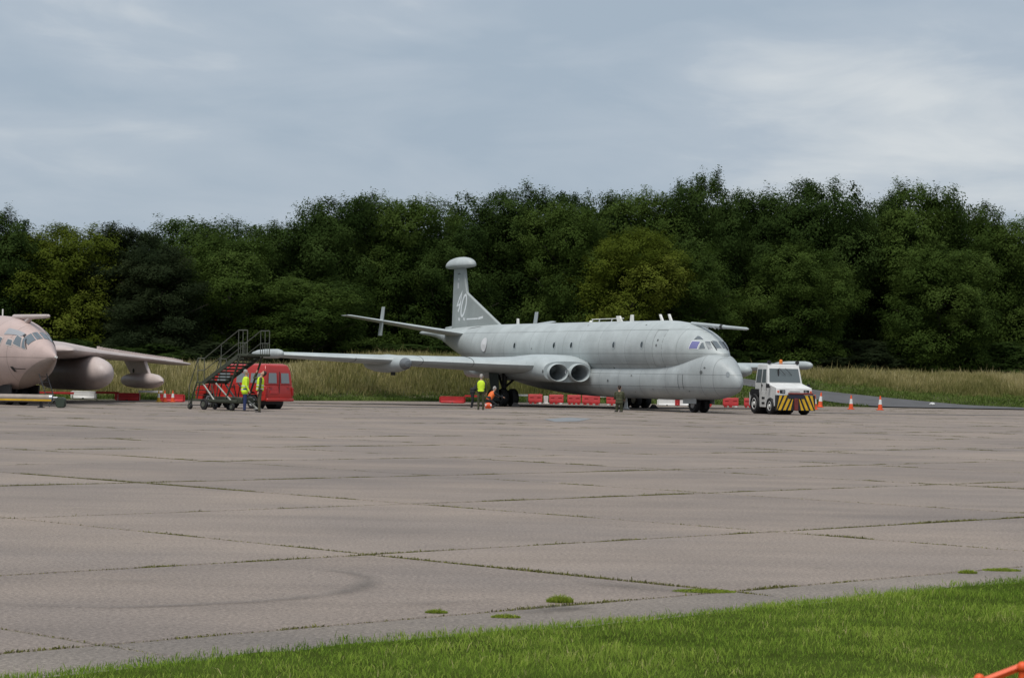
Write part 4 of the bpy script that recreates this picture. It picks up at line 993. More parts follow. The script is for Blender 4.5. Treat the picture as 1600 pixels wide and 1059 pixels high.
for c in ([(1.66, .98), (1.50, .50), (2.10, .36), (2.14, .80)], [(1.48, .44), (1.42, .05), (2.08, .05), (2.1, .32)]):
    for sd_ in (1, -1): vb_.patch(c, .016, 6, sd_).build('pane', M_PANEB, VF, smooth=60)
# pale blue-grey canopy band over the panes and dark gaps
M_BAND = mat('canopy_band', (0.30, 0.31, 0.33), 0.4)
vpane([(3.5, 3.12), (2.35, 3.04), (2.30, 3.16), (3.5, 3.40)], M_BAND)
for c in ([(1.70, 2.50), (1.64, 2.48), (1.95, 2.92), (2.03, 2.93)], [(2.3, 3.06), (2.15, 2.98), (2.2, 3.12), (2.3, 3.14)]): vpane(c, M_BLACK)
b = MB(); b.tube((.12, 0, 2.15), (-.25, 0, 2.15), .05, n=10); b.build('nose_pitot', M_AER, VF)
pb = MB(); pb.tube((-5.0, 0, 3.93), (-1.0, 0, 3.93), .13, .09, 12); pb.sphere((-.95, 0, 3.93), .11, .08, .08); pb.tube((-3.4, 0, 3.7), (-3.0, 0, 3.9), .14, .08, 10); pb.build('refuelling_probe', M_PINKW, VIC)
b = MB(); b.tube((-6.5, 0, 4.0), (-6.5, 0, 4.32), .035, n=8); b.build('aerial', M_AER, VIC)
b = MB(); vb_.patch(vb_.quad_z([(2.75, 1.72), (2.55, 1.72), (2.45, 1.5), (2.62, 1.5)]), .02, 3, 1, b); vb_.patch(vb_.quad_z([(2.55, 1.66), (1.8, 1.64), (1.8, 1.62), (2.55, 1.62)]), .014, 4, 1, b); b.build('static_vent', M_BLACK, VF, smooth=0)
# painted emblem and red lettering behind the cockpit, cut by the picture edge
M_RED = mat('red_lettering', (0.55, 0.05, 0.04), .6); M_CREAM = mat('emblem_cream', (.72, .62, .42), .6); M_LBLUE = mat('emblem_blue', (.30, .45, .58), .6)
for c, m in (([(6.05, 2.60), (5.85, 2.60), (5.85, 2.12), (6.05, 2.12)], M_CREAM), ([(6.1, 2.05), (5.9, 2.05), (5.85, 1.62), (6.05, 1.62)], M_GLASS), ([(5.78, 2.10), (5.45, 1.98), (5.42, 1.60), (5.75, 1.60)], M_LBLUE), ([(6.6, 2.10), (6.25, 2.2), (6.2, 1.62), (6.6, 1.62)], M_LBLUE)):
    vb_.patch(vb_.quad_z(c), .012, 5, 1).build('nose_emblem', m, VF, smooth=0)
lt = MB()
letters = {'s': [[(1, .9), (.4, 1), (0, .75), (1, .3), (.6, 0), (0, .1)]], 'i': [[(.5, 0), (.5, .8)]], 'd': [[(1, 0), (1, 1.3)], [(1, .6), (.4, .8), (0, .4), (.4, 0), (1, .1)]], 'e': [[(0, .4), (1, .45), (.6, .85), (.1, .6), (.1, .2), (.6, 0), (1, .15)]], 'r': [[(.1, 0), (.1, .8)], [(.1, .55), (.5, .8), (.95, .75)]]}
cx0 = 7.05
for chh in 'sider':
    for st in letters[chh]:
        for (u0, w0), (u1, w1) in zip(st[:-1], st[1:]):
            X0, Z0, X1, Z1 = cx0 - u0 * .22, 1.42 + w0 * .17, cx0 - u1 * .22, 1.42 + w1 * .17
            d = Vector((X1 - X0, Z1 - Z0)).normalized(); nn = Vector((-d.y, d.x)) * .032
            vb_.patch(vb_.quad_z([(X0 + nn.x, Z0 + nn.y), (X1 + nn.x, Z1 + nn.y), (X1 - nn.x, Z1 - nn.y), (X0 - nn.x, Z0 - nn.y)]), .013, 1, 1, lt)
    cx0 -= .33
lt.build('nose_lettering', M_RED, VF, smooth=0)
vst = [(1.2, 6.4, 12.5, 2.52, 1.1, .01), (3.0, 7.8, 11.4, 2.55, 1.05, .01), (5.0, 9.8, 9.2, 2.54, .85, .008), (8, 13.0, 6.6, 2.42, .48, .004), (12, 17.3, 4.8, 2.26, .34, 0), (15.5, 21.0, 3.6, 2.10, .30, 0), (17.0, 22.7, 2.6, 2.03, .16, 0), (17.2, 23.2, 1.9, 2.02, .05, 0)]
for sd_ in (1, -1):
    wg = wing_mb(vst, sd_).build('wing', M_PINKW, VIC, smooth=50)
    # vortex generators: a row of small tabs along the outer leading edge
    vg = MB()
    for k in range(34):
        u = k / 33; y = 7.5 + 9 * u; xle = np.interp(y, [q[0] for q in vst], [q[1] for q in vst]); z = np.interp(y, [q[0] for q in vst], [q[3] for q in vst]); th_ = np.interp(y, [q[0] for q in vst], [q[4] for q in vst])
        vg.box(-xle - .9, -xle - .55, -sd_ * y - .012, -sd_ * y + .012, z + th_ * .35, z + th_ * .5 + .09)
    vg.build('vortex_generators', M_PINKW, wg)['kind'] = 'stuff'
    pod_mb([(7.0, .02), (7.3, .35), (8.2, .62), (10.5, .75), (14, .7), (18, .4), (19, .05)], 3.6, 2.52, sd_, sq=.40).build('root_fairing', M_PINKW, VIC, smooth=60)
    tk = pod_mb([(9.9, .02), (9.95, .22), (10.15, .44), (10.6, .66), (11.3, .80), (12.5, .86), (16.5, .86), (18.5, .65), (20.2, .3), (21, .03)], 6.6, 1.46, sd_).build('underwing_tank', M_PINKW, VIC, smooth=60)
    b = MB(); b.hexa([(-11.8, -sd_ * 6.6 - .12, 2.15), (-11.8, -sd_ * 6.6 + .12, 2.15), (-17, -sd_ * 6.6 + .12, 2.15), (-17, -sd_ * 6.6 - .12, 2.15)], [(-12.2, -sd_ * 6.6 - .16, 2.6), (-12.2, -sd_ * 6.6 + .16, 2.6), (-17, -sd_ * 6.6 + .16, 2.6), (-17, -sd_ * 6.6 - .16, 2.6)]); b.build('tank_pylon', M_PINKW, tk)
    pd = pod_mb([(15.3, .02), (15.45, .08), (15.5, .09), (15.62, .2), (16.1, .33), (16.9, .40), (18.6, .40), (19.7, .34), (20.2, .25), (20.22, .05)], 12.0, 1.10, sd_).build('refuelling_pod', M_PINKW, VIC, smooth=60)
    b = MB(); b.hexa([(-16.9, -sd_ * 12 - .08, 1.4), (-16.9, -sd_ * 12 + .08, 1.4), (-19.3, -sd_ * 12 + .08, 1.4), (-19.3, -sd_ * 12 - .08, 1.4)], [(-17.8, -sd_ * 12 - .12, 2.3), (-17.8, -sd_ * 12 + .12, 2.3), (-20.4, -sd_ * 12 + .12, 2.3), (-20.4, -sd_ * 12 - .12, 2.3)]); b.build('pod_pylon', M_PINKW, pd, bevel=.03)
    b = MB(); b.sphere((-18.9, -sd_ * 12 + .1, 1.62), .12, .03, .12); b.sphere((-18.9, -sd_ * 12 - .1, 1.62), .12, .03, .12); b.build('pylon_vent', M_BLACK, pd)
    gy = -sd_ * 3.6
    lg = MB(); lg.tube((-16, gy, .5), (-16, gy, 2.3), .15, n=10); lg.box(-16.9, -15.1, gy - .1, gy + .1, .4, .58); LG = lg.build('gear_leg', M_BLACK, VIC)
    for dx_ in (-.75, -.25, .25, .75):
        wb = MB(); wb.wheel((-16 + dx_, gy, .34), 'y', .34, .9); wb.build('wheel', M_RUBBER, LG)
b = MB(); b.prism([(-25, 4.0), (-31, 8.4), (-33.6, 8.4), (-33, 3.7)], 'y', -.15, .15); b.build('fin', M_PINKW, VIC, bevel=.05)
b = MB(); b.prism([(-31, -5), (-29.8, 0), (-31, 5), (-33.4, 5), (-33.2, 0), (-33.4, -5)], 'z', 8.3, 8.5); b.build('tailplane', M_PINKW, VIC, bevel=.05)
ng = MB(); ng.tube((-4.6, 0, .4), (-4.6, 0, 1.0), .11, n=10); NG = ng.build('nose_gear_leg', M_BLACK, VIC)
for dy_ in (-.34, .34):
    wb = MB(); wb.wheel((-4.6, dy_, .38), 'y', .38, .32); wb.build('wheel', M_RUBBER, NG)
b = MB(); b.box(-5.8, -3.5, .62, .68, .25, .9); b.box(-5.8, -3.5, -.68, -.62, .25, .9); b.build('nose_gear_door', M_BLACK, NG)
# ------------------------------------------------------------------ mobile boarding steps
M_OLIVE = mat('olive_paint', (0.045, 0.052, 0.035), 0.6, noise=(3, 0.35))
M_OLIVE2 = mat('worn_rail', (0.10, 0.105, 0.085), 0.55, 0.2, noise=(5, 0.35))
M_GALV = mat('galvanised_brace', (0.30, 0.30, 0.27), 0.5, 0.3, noise=(5, 0.3))
ST = empty('boarding_steps', (-12.9, 99.84, 0), R(-45), 'dark olive wheeled boarding steps with railed platform in front of the red van', 'boarding steps')
hw = .60
for s in (-1, 1):
    y = s * hw
    b = MB(); b.hexa([(0, y - .03, 1.10), (0, y + .03, 1.10), (-.12, y + .03, 1.22), (-.12, y - .03, 1.22)][::1], [(2.35, y - .03, 2.24), (2.35, y + .03, 2.24), (2.30, y + .03, 2.42), (2.30, y - .03, 2.42)]); b.build('stringer', M_OLIVE, ST)
    b = MB(); b.path([(2.95, y, 2.42), (2.95, y, 3.44), (2.35, y, 3.44), (0, y, 2.22), (-.45, y, 2.22), (-1.05, y, .98), (-1.05, y, .1)], .021, 8)
    b.path([(2.95, y, 2.90), (2.35, y, 2.90), (0, y, 1.70), (-.45, y, 1.70)], .018, 8)
    for q in (2.35, 2.5, 2.65, 2.8): b.tube((q, y, 2.42), (q, y, 3.44 if q in (2.35, 2.65) else 2.9), .016, n=6)
    for q in (1.17,): b.tube((q, y, 1.80), (q, y, 2.83), .018, n=6)
    for q in (0, -.45): b.tube((q, y, 1.2), (q, y, 2.22), .02, n=6)
    b.build('handrail', M_OLIVE2, ST)
    b = MB(); b.tube((2.5, y, 2.35), (1.55, y, .45), .045, n=8); b.build('support_leg', M_OLIVE, ST)
    b = MB(); b.tube((.85, y, 1.15), (1.95, y, .40), .038, n=8); b.tube((-.05, y, 1.12), (.75, y, .42), .038, n=8); b.build('brace', M_GALV, ST)
    b = MB(); b.tube((.55, y, 1.12), (.80, y, .42), .025, n=6); b.tube((1.0, y, 1.12), (.85, y, .42), .025, n=6); b.tube((-.3, y, 1.12), (-.5, y, .42), .03, n=6); b.build('brace', M_OLIVE, ST)
    b = MB(); b.box(-.75, 2.35, y - .04, y + .04, .36, .46); b.build('chassis_beam', M_OLIVE, ST, bevel=.01)
    for q, r_ in ((-.85, .13), (.15, .24), (2.1, .16)):
        b = MB(); b.wheel((q, y + s * .08, r_), 'y', r_, .11, n=18); W_ = b.build('wheel', M_RUBBER, ST)
        b = MB(); b.lathe((q, y + s * .12, r_), 'y', [(0, -.03), (r_ * .5, -.03), (r_ * .5, .02), (0, .03)], 14); b.build('hub', M_OLIVE2, W_)
        b = MB(); b.tube((q, y, r_), (q, y, .4), .03, n=6); b.build('wheel_fork', M_OLIVE, ST)
for k in range(9):
    u = (k + .5) / 9; b = MB(); b.box(2.3 * u - .13, 2.3 * u + .13, -hw + .03, hw - .03, 1.17 + 1.2 * u - .035, 1.17 + 1.2 * u + .035); b.build('tread', M_OLIVE, ST)
for k in range(5):
    u = (k + .5) / 5; b = MB(); b.box(-1.02 + .5 * u - .09, -1.02 + .5 * u + .09, -hw + .02, .12, .05 + 1.1 * u, .08 + 1.1 * u); b.build('tread', M_OLIVE2, ST)
for y in (-hw, .12):
    b = MB(); b.tube((-1.05, y, .06), (-.50, y, 1.2), .028, n=8); b.build('ladder_side', M_OLIVE, ST)
b = MB(); b.box(-.52, .06, -hw, hw, 1.14, 1.20); b.build('landing', M_OLIVE, ST, bevel=.01)
b = MB(); b.box(2.30, 3.0, -hw - .03, hw + .03, 2.34, 2.44); b.build('platform', M_OLIVE, ST, bevel=.01)
b = MB(); b.box(.0, 2.3, -.35, .35, .30, .58); b.build('hydraulic_tank', M_OLIVE, ST, bevel=.03)
b = MB(); b.tube((2.35, 0, .42), (3.1, -.1, .10), .04, n=8); b.tube((3.1, -.3, .10), (3.1, .1, .10), .03, n=8); b.build('tow_handle', M_GALV, ST)

# ------------------------------------------------------------------ red van
M_RED_V = mat('red_van_paint', (0.40, 0.022, 0.016), 0.35, noise=(1.2, 0.15), coat=0.35)
M_REDD = mat('red_plate', (0.50, 0.05, 0.05), 0.5)
M_VGL = mat('van_glass', (0.20, 0.23, 0.24), 0.08, spec=0.7)
VAN = empty('van', (-12.3, 105.4, 0), R(140), 'bright red high roofed van parked behind the boarding steps', 'van')
def arc_pts(cx, r, n=10): return [(cx + r * math.cos(math.pi * k / n), .36 + r * math.sin(math.pi * k / n)) for k in range(n + 1)]
low = [(-2.32, .40), (-2.36, .62), (-2.30, 1.08), (1.55, 1.08), (2.18, .98), (2.32, .72), (2.30, .36)] + [(q[0], q[1]) for q in arc_pts(1.42, .42)] + [(.95, .30), (-1.0, .30)] + [(q[0], q[1]) for q in arc_pts(-1.45, .42)]
b = MB(); b.prism(low, 'y', -.87, .87); BODY = b.build('body', M_RED_V, VAN, bevel=.03, seg=2)
# upper body: belt ring to roof ring
belt = [(-2.30, .865), (1.50, .865)]; roof = [(-2.16, .70), (.55, .68)]
u = MB()
ring0 = [(-2.30, -.865, 1.078), (1.52, -.865, 1.078), (1.52, .865, 1.078), (-2.30, .865, 1.078)]
ring1 = [(-2.25, -.80, 1.72), (.80, -.80, 1.72), (.80, .80, 1.72), (-2.25, .80, 1.72)]
ring2 = [(-2.14, -.70, 1.99), (.42, -.69, 1.99), (.42, .69, 1.99), (-2.14, .70, 1.99)]
ring3 = [(-2.0, -.55, 2.06), (.25, -.55, 2.06), (.25, .55, 2.06), (-2.0, .55, 2.06)]
u.loft([ring0, ring1, ring2, ring3]); u.build('upper_body', M_RED_V, BODY, bevel=.03, seg=2)
def vside(x0, x1, z0, z1, s, nm='side_window', m=M_VGL, off=.012, tx=0.0):
    yy = lambda z: s * (.865 - (z - 1.078) / .642 * .065 + off)
    b = MB(); b.add([(x0, yy(z0), z0), (x1, yy(z0), z0), (x1 - tx, yy(z1), z1), (x0, yy(z1), z1)], [(0, 1, 2, 3)]); return b.build(nm, m, BODY, smooth=0)
for s in (-1, 1):
    vside(-2.0, -1.35, 1.18, 1.62, s); vside(-1.22, -.42, 1.18, 1.62, s); vside(.02, .92, 1.14, 1.62, s, tx=.22)
    for q in (-1.29, -.36, .98): 
        b = MB(); b.box(q - .008, q + .008, s * .868 - .006, s * .868 + .006, .42, 1.07); b.build('door_gap', M_BLACK, BODY)
    b = MB(); b.box(-.30, -.12, s * .885 - .012, s * .885 + .012, .98, 1.01); b.build('door_handle', M_BLACK, BODY)
    b = MB(); b.box(-2.2, 2.2, s * .875 - .012, s * .875 + .012, .66, .70); b.build('side_moulding', M_BLACK if False else M_RED_V, BODY)
    b = MB(); b.box(.98, 1.10, s * .98 - .09, s * .98 + .09, 1.12, 1.30); b.build('mirror', M_BLACK, BODY, bevel=.02)
    for q in (1.42, -1.45):
        b = MB(); b.wheel((q, s * .76, .33), 'y', .33, .20); W_ = b.build('wheel', M_RUBBER, VAN)
        b = MB(); b.lathe((q, s * .84, .33), 'y', [(0, -.04), (.20, -.04), (.21, .02), (.17, .03), (.12, -.01), (.06, .02), (0, .025)] if s > 0 else [(0, .04), (.20, .04), (.21, -.02), (.17, -.03), (.12, .01), (.06, -.02), (0, -.025)], 18); b.build('rim', M_STEEL, W_)
        b = MB(); b.lathe((q, s * .55, .36), 'y', [(0, -.2), (.41, -.2), (.41, .2), (0, .2)], 20); b.build('wheel_well', M_BLACK, BODY)
    # rear doors
    b = MB(); rx = lambda z: -2.315 + (z - 1.078) / .642 * .05 if z > 1.078 else -2.36 + abs(z - .62) * .12
    b.add([(rx(1.2) - .012, s * .14, 1.18), (rx(1.2) - .012, s * .66, 1.18), (rx(1.62) - .012, s * .62, 1.64), (rx(1.62) - .012, s * .14, 1.64)], [(0, 1, 2, 3)]); RW = b.build('rear_window', M_VGL, BODY, smooth=0)
    b = MB(); b.box(-2.40, -2.33, s * .82 - .045, s * .82 + .045, .62, .98); b.build('tail_light', mat('tail_lamp', (.30, .02, .02), .25), BODY, bevel=.01)
    b = MB(); b.box(-2.36, -2.30, s * .55 - .07, s * .55 + .07, .99, 1.02); b.build('door_hinge', M_RED_V, BODY)
b = MB(); b.box(-2.352, -2.315, -.006, .006, .45, 1.70); b.build('door_gap', M_BLACK, BODY)
b = MB(); b.box(-2.37, -2.345, .12, .58, .72, .86); b.build('number_plate', M_REDD, BODY)
b = MB(); b.box(-2.46, -2.30, -.84, .84, .36, .50); b.build('rear_bumper', M_RED_V, BODY, bevel=.03)
b = MB(); b.add([(1.50, -.78, 1.13), (1.50, .78, 1.13), (.84, .70, 1.69), (.84, -.70, 1.69)], [(0, 1, 2, 3)]); b.v = [(x + .03, y, z + .02) for x, y, z in b.v]; b.build('windscreen', M_GLASS, BODY, smooth=0)
for s in (-1, 1):
    b = MB(); b.box(2.22, 2.34, s * .62 - .14, s * .62 + .14, .72, .88); b.build('headlight', M_STEEL, BODY, bevel=.02)
b = MB(); b.box(-1.9, 2.0, -.7, .7, .22, .36); b.build('underbody', M_BLACK, VAN)
b = MB(); b.box(-1.6, -1.35, -.22, .22, 1.1, 1.48); b.box(-1.55, -1.4, -.1, .1, 1.48, 1.66); b.build('seat', M_BLACK, VAN, bevel=.05)

# ------------------------------------------------------------------ white aircraft tug
M_TUGW = mat('tug_white', (0.70, 0.70, 0.69), 0.4, noise=(1.5, 0.16))
M_TUGGL = mat('tug_glass', (0.10, 0.12, 0.125), 0.08, spec=0.7)
M_TUGR = mat('tug_rust_red', (0.16, 0.03, 0.025), 0.6, noise=(4, .3))
TUG = empty('aircraft_tug', (13.86, 118.1, 0), R(17 - 90), 'white aircraft tug with cab and black yellow striped bumper by the aircraft nose', 'tug')
b = MB(); b.prism([(-1.75, .42), (-1.75, 1.10), (-.95, 1.22), (.55, 1.22), (.62, 1.58), (1.78, 1.36), (1.84, .98), (1.80, .42), (1.42, .42), (1.36, .78), (.72, .78), (.64, .35), (-.35, .35), (-.42, .95), (-1.45, .95), (-1.52, .42)], 'y', -.98, .98); TB = b.build('body', M_TUGW, TUG, bevel=.025, seg=2)
b = MB(); cw0, cw1 = .97, .88
r0 = [(-1.0, -cw0, 1.215), (.60, -cw0, 1.215), (.60, cw0, 1.215), (-1.0, cw0, 1.215)]
r1 = [(-1.0, -cw0, 1.58), (.62, -cw0, 1.58), (.62, cw0, 1.58), (-1.0, cw0, 1.58)]
r2 = [(-.92, -cw1, 2.42), (.40, -cw1, 2.42), (.40, cw1, 2.42), (-.92, cw1, 2.42)]
r3 = [(-.90, -cw1 + .02, 2.56), (.36, -cw1 + .02, 2.56), (.36, cw1 - .02, 2.56), (-.90, cw1 - .02, 2.56)]
b.loft([r0, r1, r2, r3]); CAB = b.build('cab', M_TUGW, TUG, bevel=.03, seg=2)
def cabq(p, nm, m=M_TUGGL, par=None):
    b = MB(); b.add(p, [(0, 1, 2, 3)]); return b.build(nm, m, par or CAB, smooth=0)
xw = lambda z: .62 - (z - 1.58) / .84 * .22 + .014
WS = cabq([(xw(1.64), -.86, 1.64), (xw(1.64), .86, 1.64), (xw(2.34), .80, 2.34), (xw(2.34), -.80, 2.34)], 'windscreen')
b = MB()
for q in (-.05, .3): b.tube((xw(1.66) + .01, q - .45 + .15, 2.36 - .0), (xw(2.0) + .02, q + .1, 2.02), .012, n=5)
b.build('wiper', M_BLACK, WS)
b = MB(); b.box(xw(2.0) - .02, xw(2.0) + .012, -.37, -.30, 1.66, 2.33); b.build('pillar', M_BLACK, WS)
ys_ = lambda z, s: s * (.97 - (z - 1.58) / .84 * .09 + .012)
for s in (-1, 1):
    cabq([(-.12, ys_(1.62, s), 1.62), (.40, ys_(1.62, s), 1.62), (.28, ys_(2.30, s), 2.30), (-.12, ys_(2.30, s), 2.30)], 'door_window')
    cabq([(-.85, ys_(1.62, s), 1.62), (-.22, ys_(1.62, s), 1.62), (-.22, ys_(2.30, s), 2.30), (-.80, ys_(2.30, s), 2.30)], 'side_window')
    b = MB(); b.box(.46, .475, s * .975 - .012, s * .975 + .012, 1.0, 1.6); b.box(-.175, -.16, s * .975 - .012, s * .975 + .012, 1.0, 1.6); b.build('door_gap', M_BLACK, CAB)
    b = MB(); b.box(-.12, .0, s * .99 - .015, s * .99 + .015, 1.44, 1.52); b.build('door_handle', M_BLACK, CAB)
    for q, r_, nm in ((-.95, .52, 'rear_wheel'), (1.05, .43, 'front_wheel')):
        b = MB(); b.wheel((q, s * .88, r_), 'y', r_, .36); W_ = b.build(nm, M_RUBBER, TUG)
        b = MB(); b.lathe((q, s * 1.0, r_), 'y', [(0, -.02 * s), (r_ * .56, -.02 * s), (r_ * .60, .03 * s), (r_ * .5, .05 * s), (r_ * .42, .0), (r_ * .2, .03 * s), (r_ * .18, .08 * s), (0, .09 * s)], 20); b.build('rim', M_WHITE, W_)
    b = MB(); b.lathe((-.95, s * .6, .55), 'y', [(0, -.3), (.58, -.3), (.58, .36), (0, .36)], 20); b.build('wheel_arch', M_BLACK, TB)
    b = MB(); b.prism([(-1.60, 1.05), (-1.45, 1.28), (-.45, 1.28), (-.36, 1.0), (-.42, .95), (-1.5, .95)], 'y', s * .99 - .02, s * .99 + .02); b.build('mudguard', M_BLACK, TB)
    for q in (.52, .78):
        b = MB(); b.box(-.05, .30, s * .985 - .012, s * .985 + .012, q, q + .10); b.build('step', M_BLACK, TB)
    b = MB(); b.box(1.77, 1.83, s * .66 - .15, s * .66 + .15, 1.06, 1.26); HL = b.build('headlight_housing', M_BLACK, TB, bevel=.01)
    b = MB(); b.lathe((1.835, s * .62, 1.16), 'x', [(0, .0), (.075, 0), (.075, .012), (0, .012)], 14); b.build('headlight', M_STEEL, HL)
    b = MB(); b.box(1.78, 1.84, s * .90 - .045, s * .90 + .045, 1.12, 1.22); b.build('indicator', M_ORANGE, TB)
    b = MB(); b.tube((1.05, s * 1.0, 1.38), (1.02, s * 1.12, 1.52), .02, n=6); b.box(.97, 1.05, s * 1.13 - .08, s * 1.13 + .08, 1.34, 1.56); b.build('mirror', M_BLACK, TB)
    b = MB(); b.lathe((.34, s * .78, 2.66), 'x', [(0, -.06), (.09, -.06), (.10, .05), (0, .05)], 14); b.tube((.30, s * .78, 2.55), (.30, s * .78, 2.62), .02, n=6); b.build('work_lamp', M_BLACK, CAB)
b = MB(); b.box(1.80, 1.86, -.28, .28, 1.02, 1.22); b.build('grille', mat('grille_grey', (.42, .42, .41), .5), TB)
b = MB(); b.lathe((.05, .0, 2.56), 'z', [(0, 0), (.10, 0), (.10, .05), (.085, .06), (.085, .2), (.05, .24), (0, .25)], 16); b.build('beacon', mat('amber_beacon', (.75, .22, .04), .3), CAB)
b = MB(); b.tube((-.6, -.7, 2.6), (-.6, .7, 2.6), .02, n=6); b.tube((.25, -.8, 2.6), (.25, .8, 2.6), .02, n=6); b.build('roof_rail', M_STEEL, CAB)
b = MB(); b.box(1.84, 2.02, -1.08, 1.08, .22, 1.00); BP = b.build('bumper', M_BLACK, TUG, bevel=.015)
# yellow stripes slanting inwards on each half of the bumper
for s in (-1, 1):
    for k in range(4):
        y0 = .10 + k * .27; lo_, hi_ = y0, y0 + .15; sh = .34
        q = [(s * min(1.06, max(.12, a)), z) for a, z in ((lo_ + sh * .55, .24), (hi_ + sh * .55, .24), (hi_ - sh * .45, .98), (lo_ - sh * .45, .98))]
        b = MB(); b.add([(2.026, y, z) for y, z in q], [(0, 1, 2, 3)]); b.build('stripe', M_YELLOW, BP, smooth=0)
b = MB(); b.box(1.98, 2.10, -.10, .10, .24, .84); b.build('tow_jaw', M_TUGR, BP, bevel=.01)
b = MB(); b.box(1.90, 2.04, -.42, .42, .82, 1.02); b.build('coupling_recess', mat('dark_blue', (.02, .022, .04), .5), BP)
b = MB(); b.tube((1.98, -.4, 1.07), (1.98, .95, 1.07), .055, n=10); b.build('bumper_roll', M_TUGR, BP)
b = MB(); b.box(-1.6, 1.7, -.6, .6, .28, .42); b.build('chassis', M_BLACK, TUG)
b = MB(); b.tube((.15, -.45, 1.3), (.32, -.45, 1.72), .02, n=6); b.lathe((.33, -.45, 1.74), 'x', [(.18, -.015), (.2, 0), (.18, .015), (.165, 0), (.18, -.015)], 18); b.build('steering_wheel', M_BLACK, CAB)

# ------------------------------------------------------------------ people
SKIN = mat('skin', (0.48, 0.28, 0.20), 0.55); HAIRG = mat('grey_hair', (0.33, 0.31, 0.29), 0.8); HAIRD = mat('dark_hair', (0.03, 0.022, 0.018), 0.7)
HIVIS = mat('hi_vis_yellow', (0.58, 0.80, 0.03), 0.65, noise=(6, .15)); REFL = mat('reflective_tape', (0.62, 0.66, 0.55), 0.4)
NAVY = mat('navy_trousers', (0.025, 0.04, 0.13), .8, noise=(5, .3)); KHAKI = mat('khaki_coverall', (0.085, 0.075, 0.048), .85, noise=(5, .3)); DOLIVE = mat('olive_coverall', (0.058, 0.062, 0.032), .85, noise=(5, .3))
DARKC = mat('dark_clothes', (0.018, 0.019, 0.021), .8); SHOE = mat('boots', (0.02, 0.017, 0.015), .6); SHIRT = mat('pale_shirt', (.6, .6, .6), .8); ORV = mat('orange_vest', (0.75, 0.14, 0.02), .6, noise=(6, .2))
EYEM = mat('eye', (0.02, 0.02, 0.02), .3); LIP = mat('lips', (.35, .12, .10), .6)
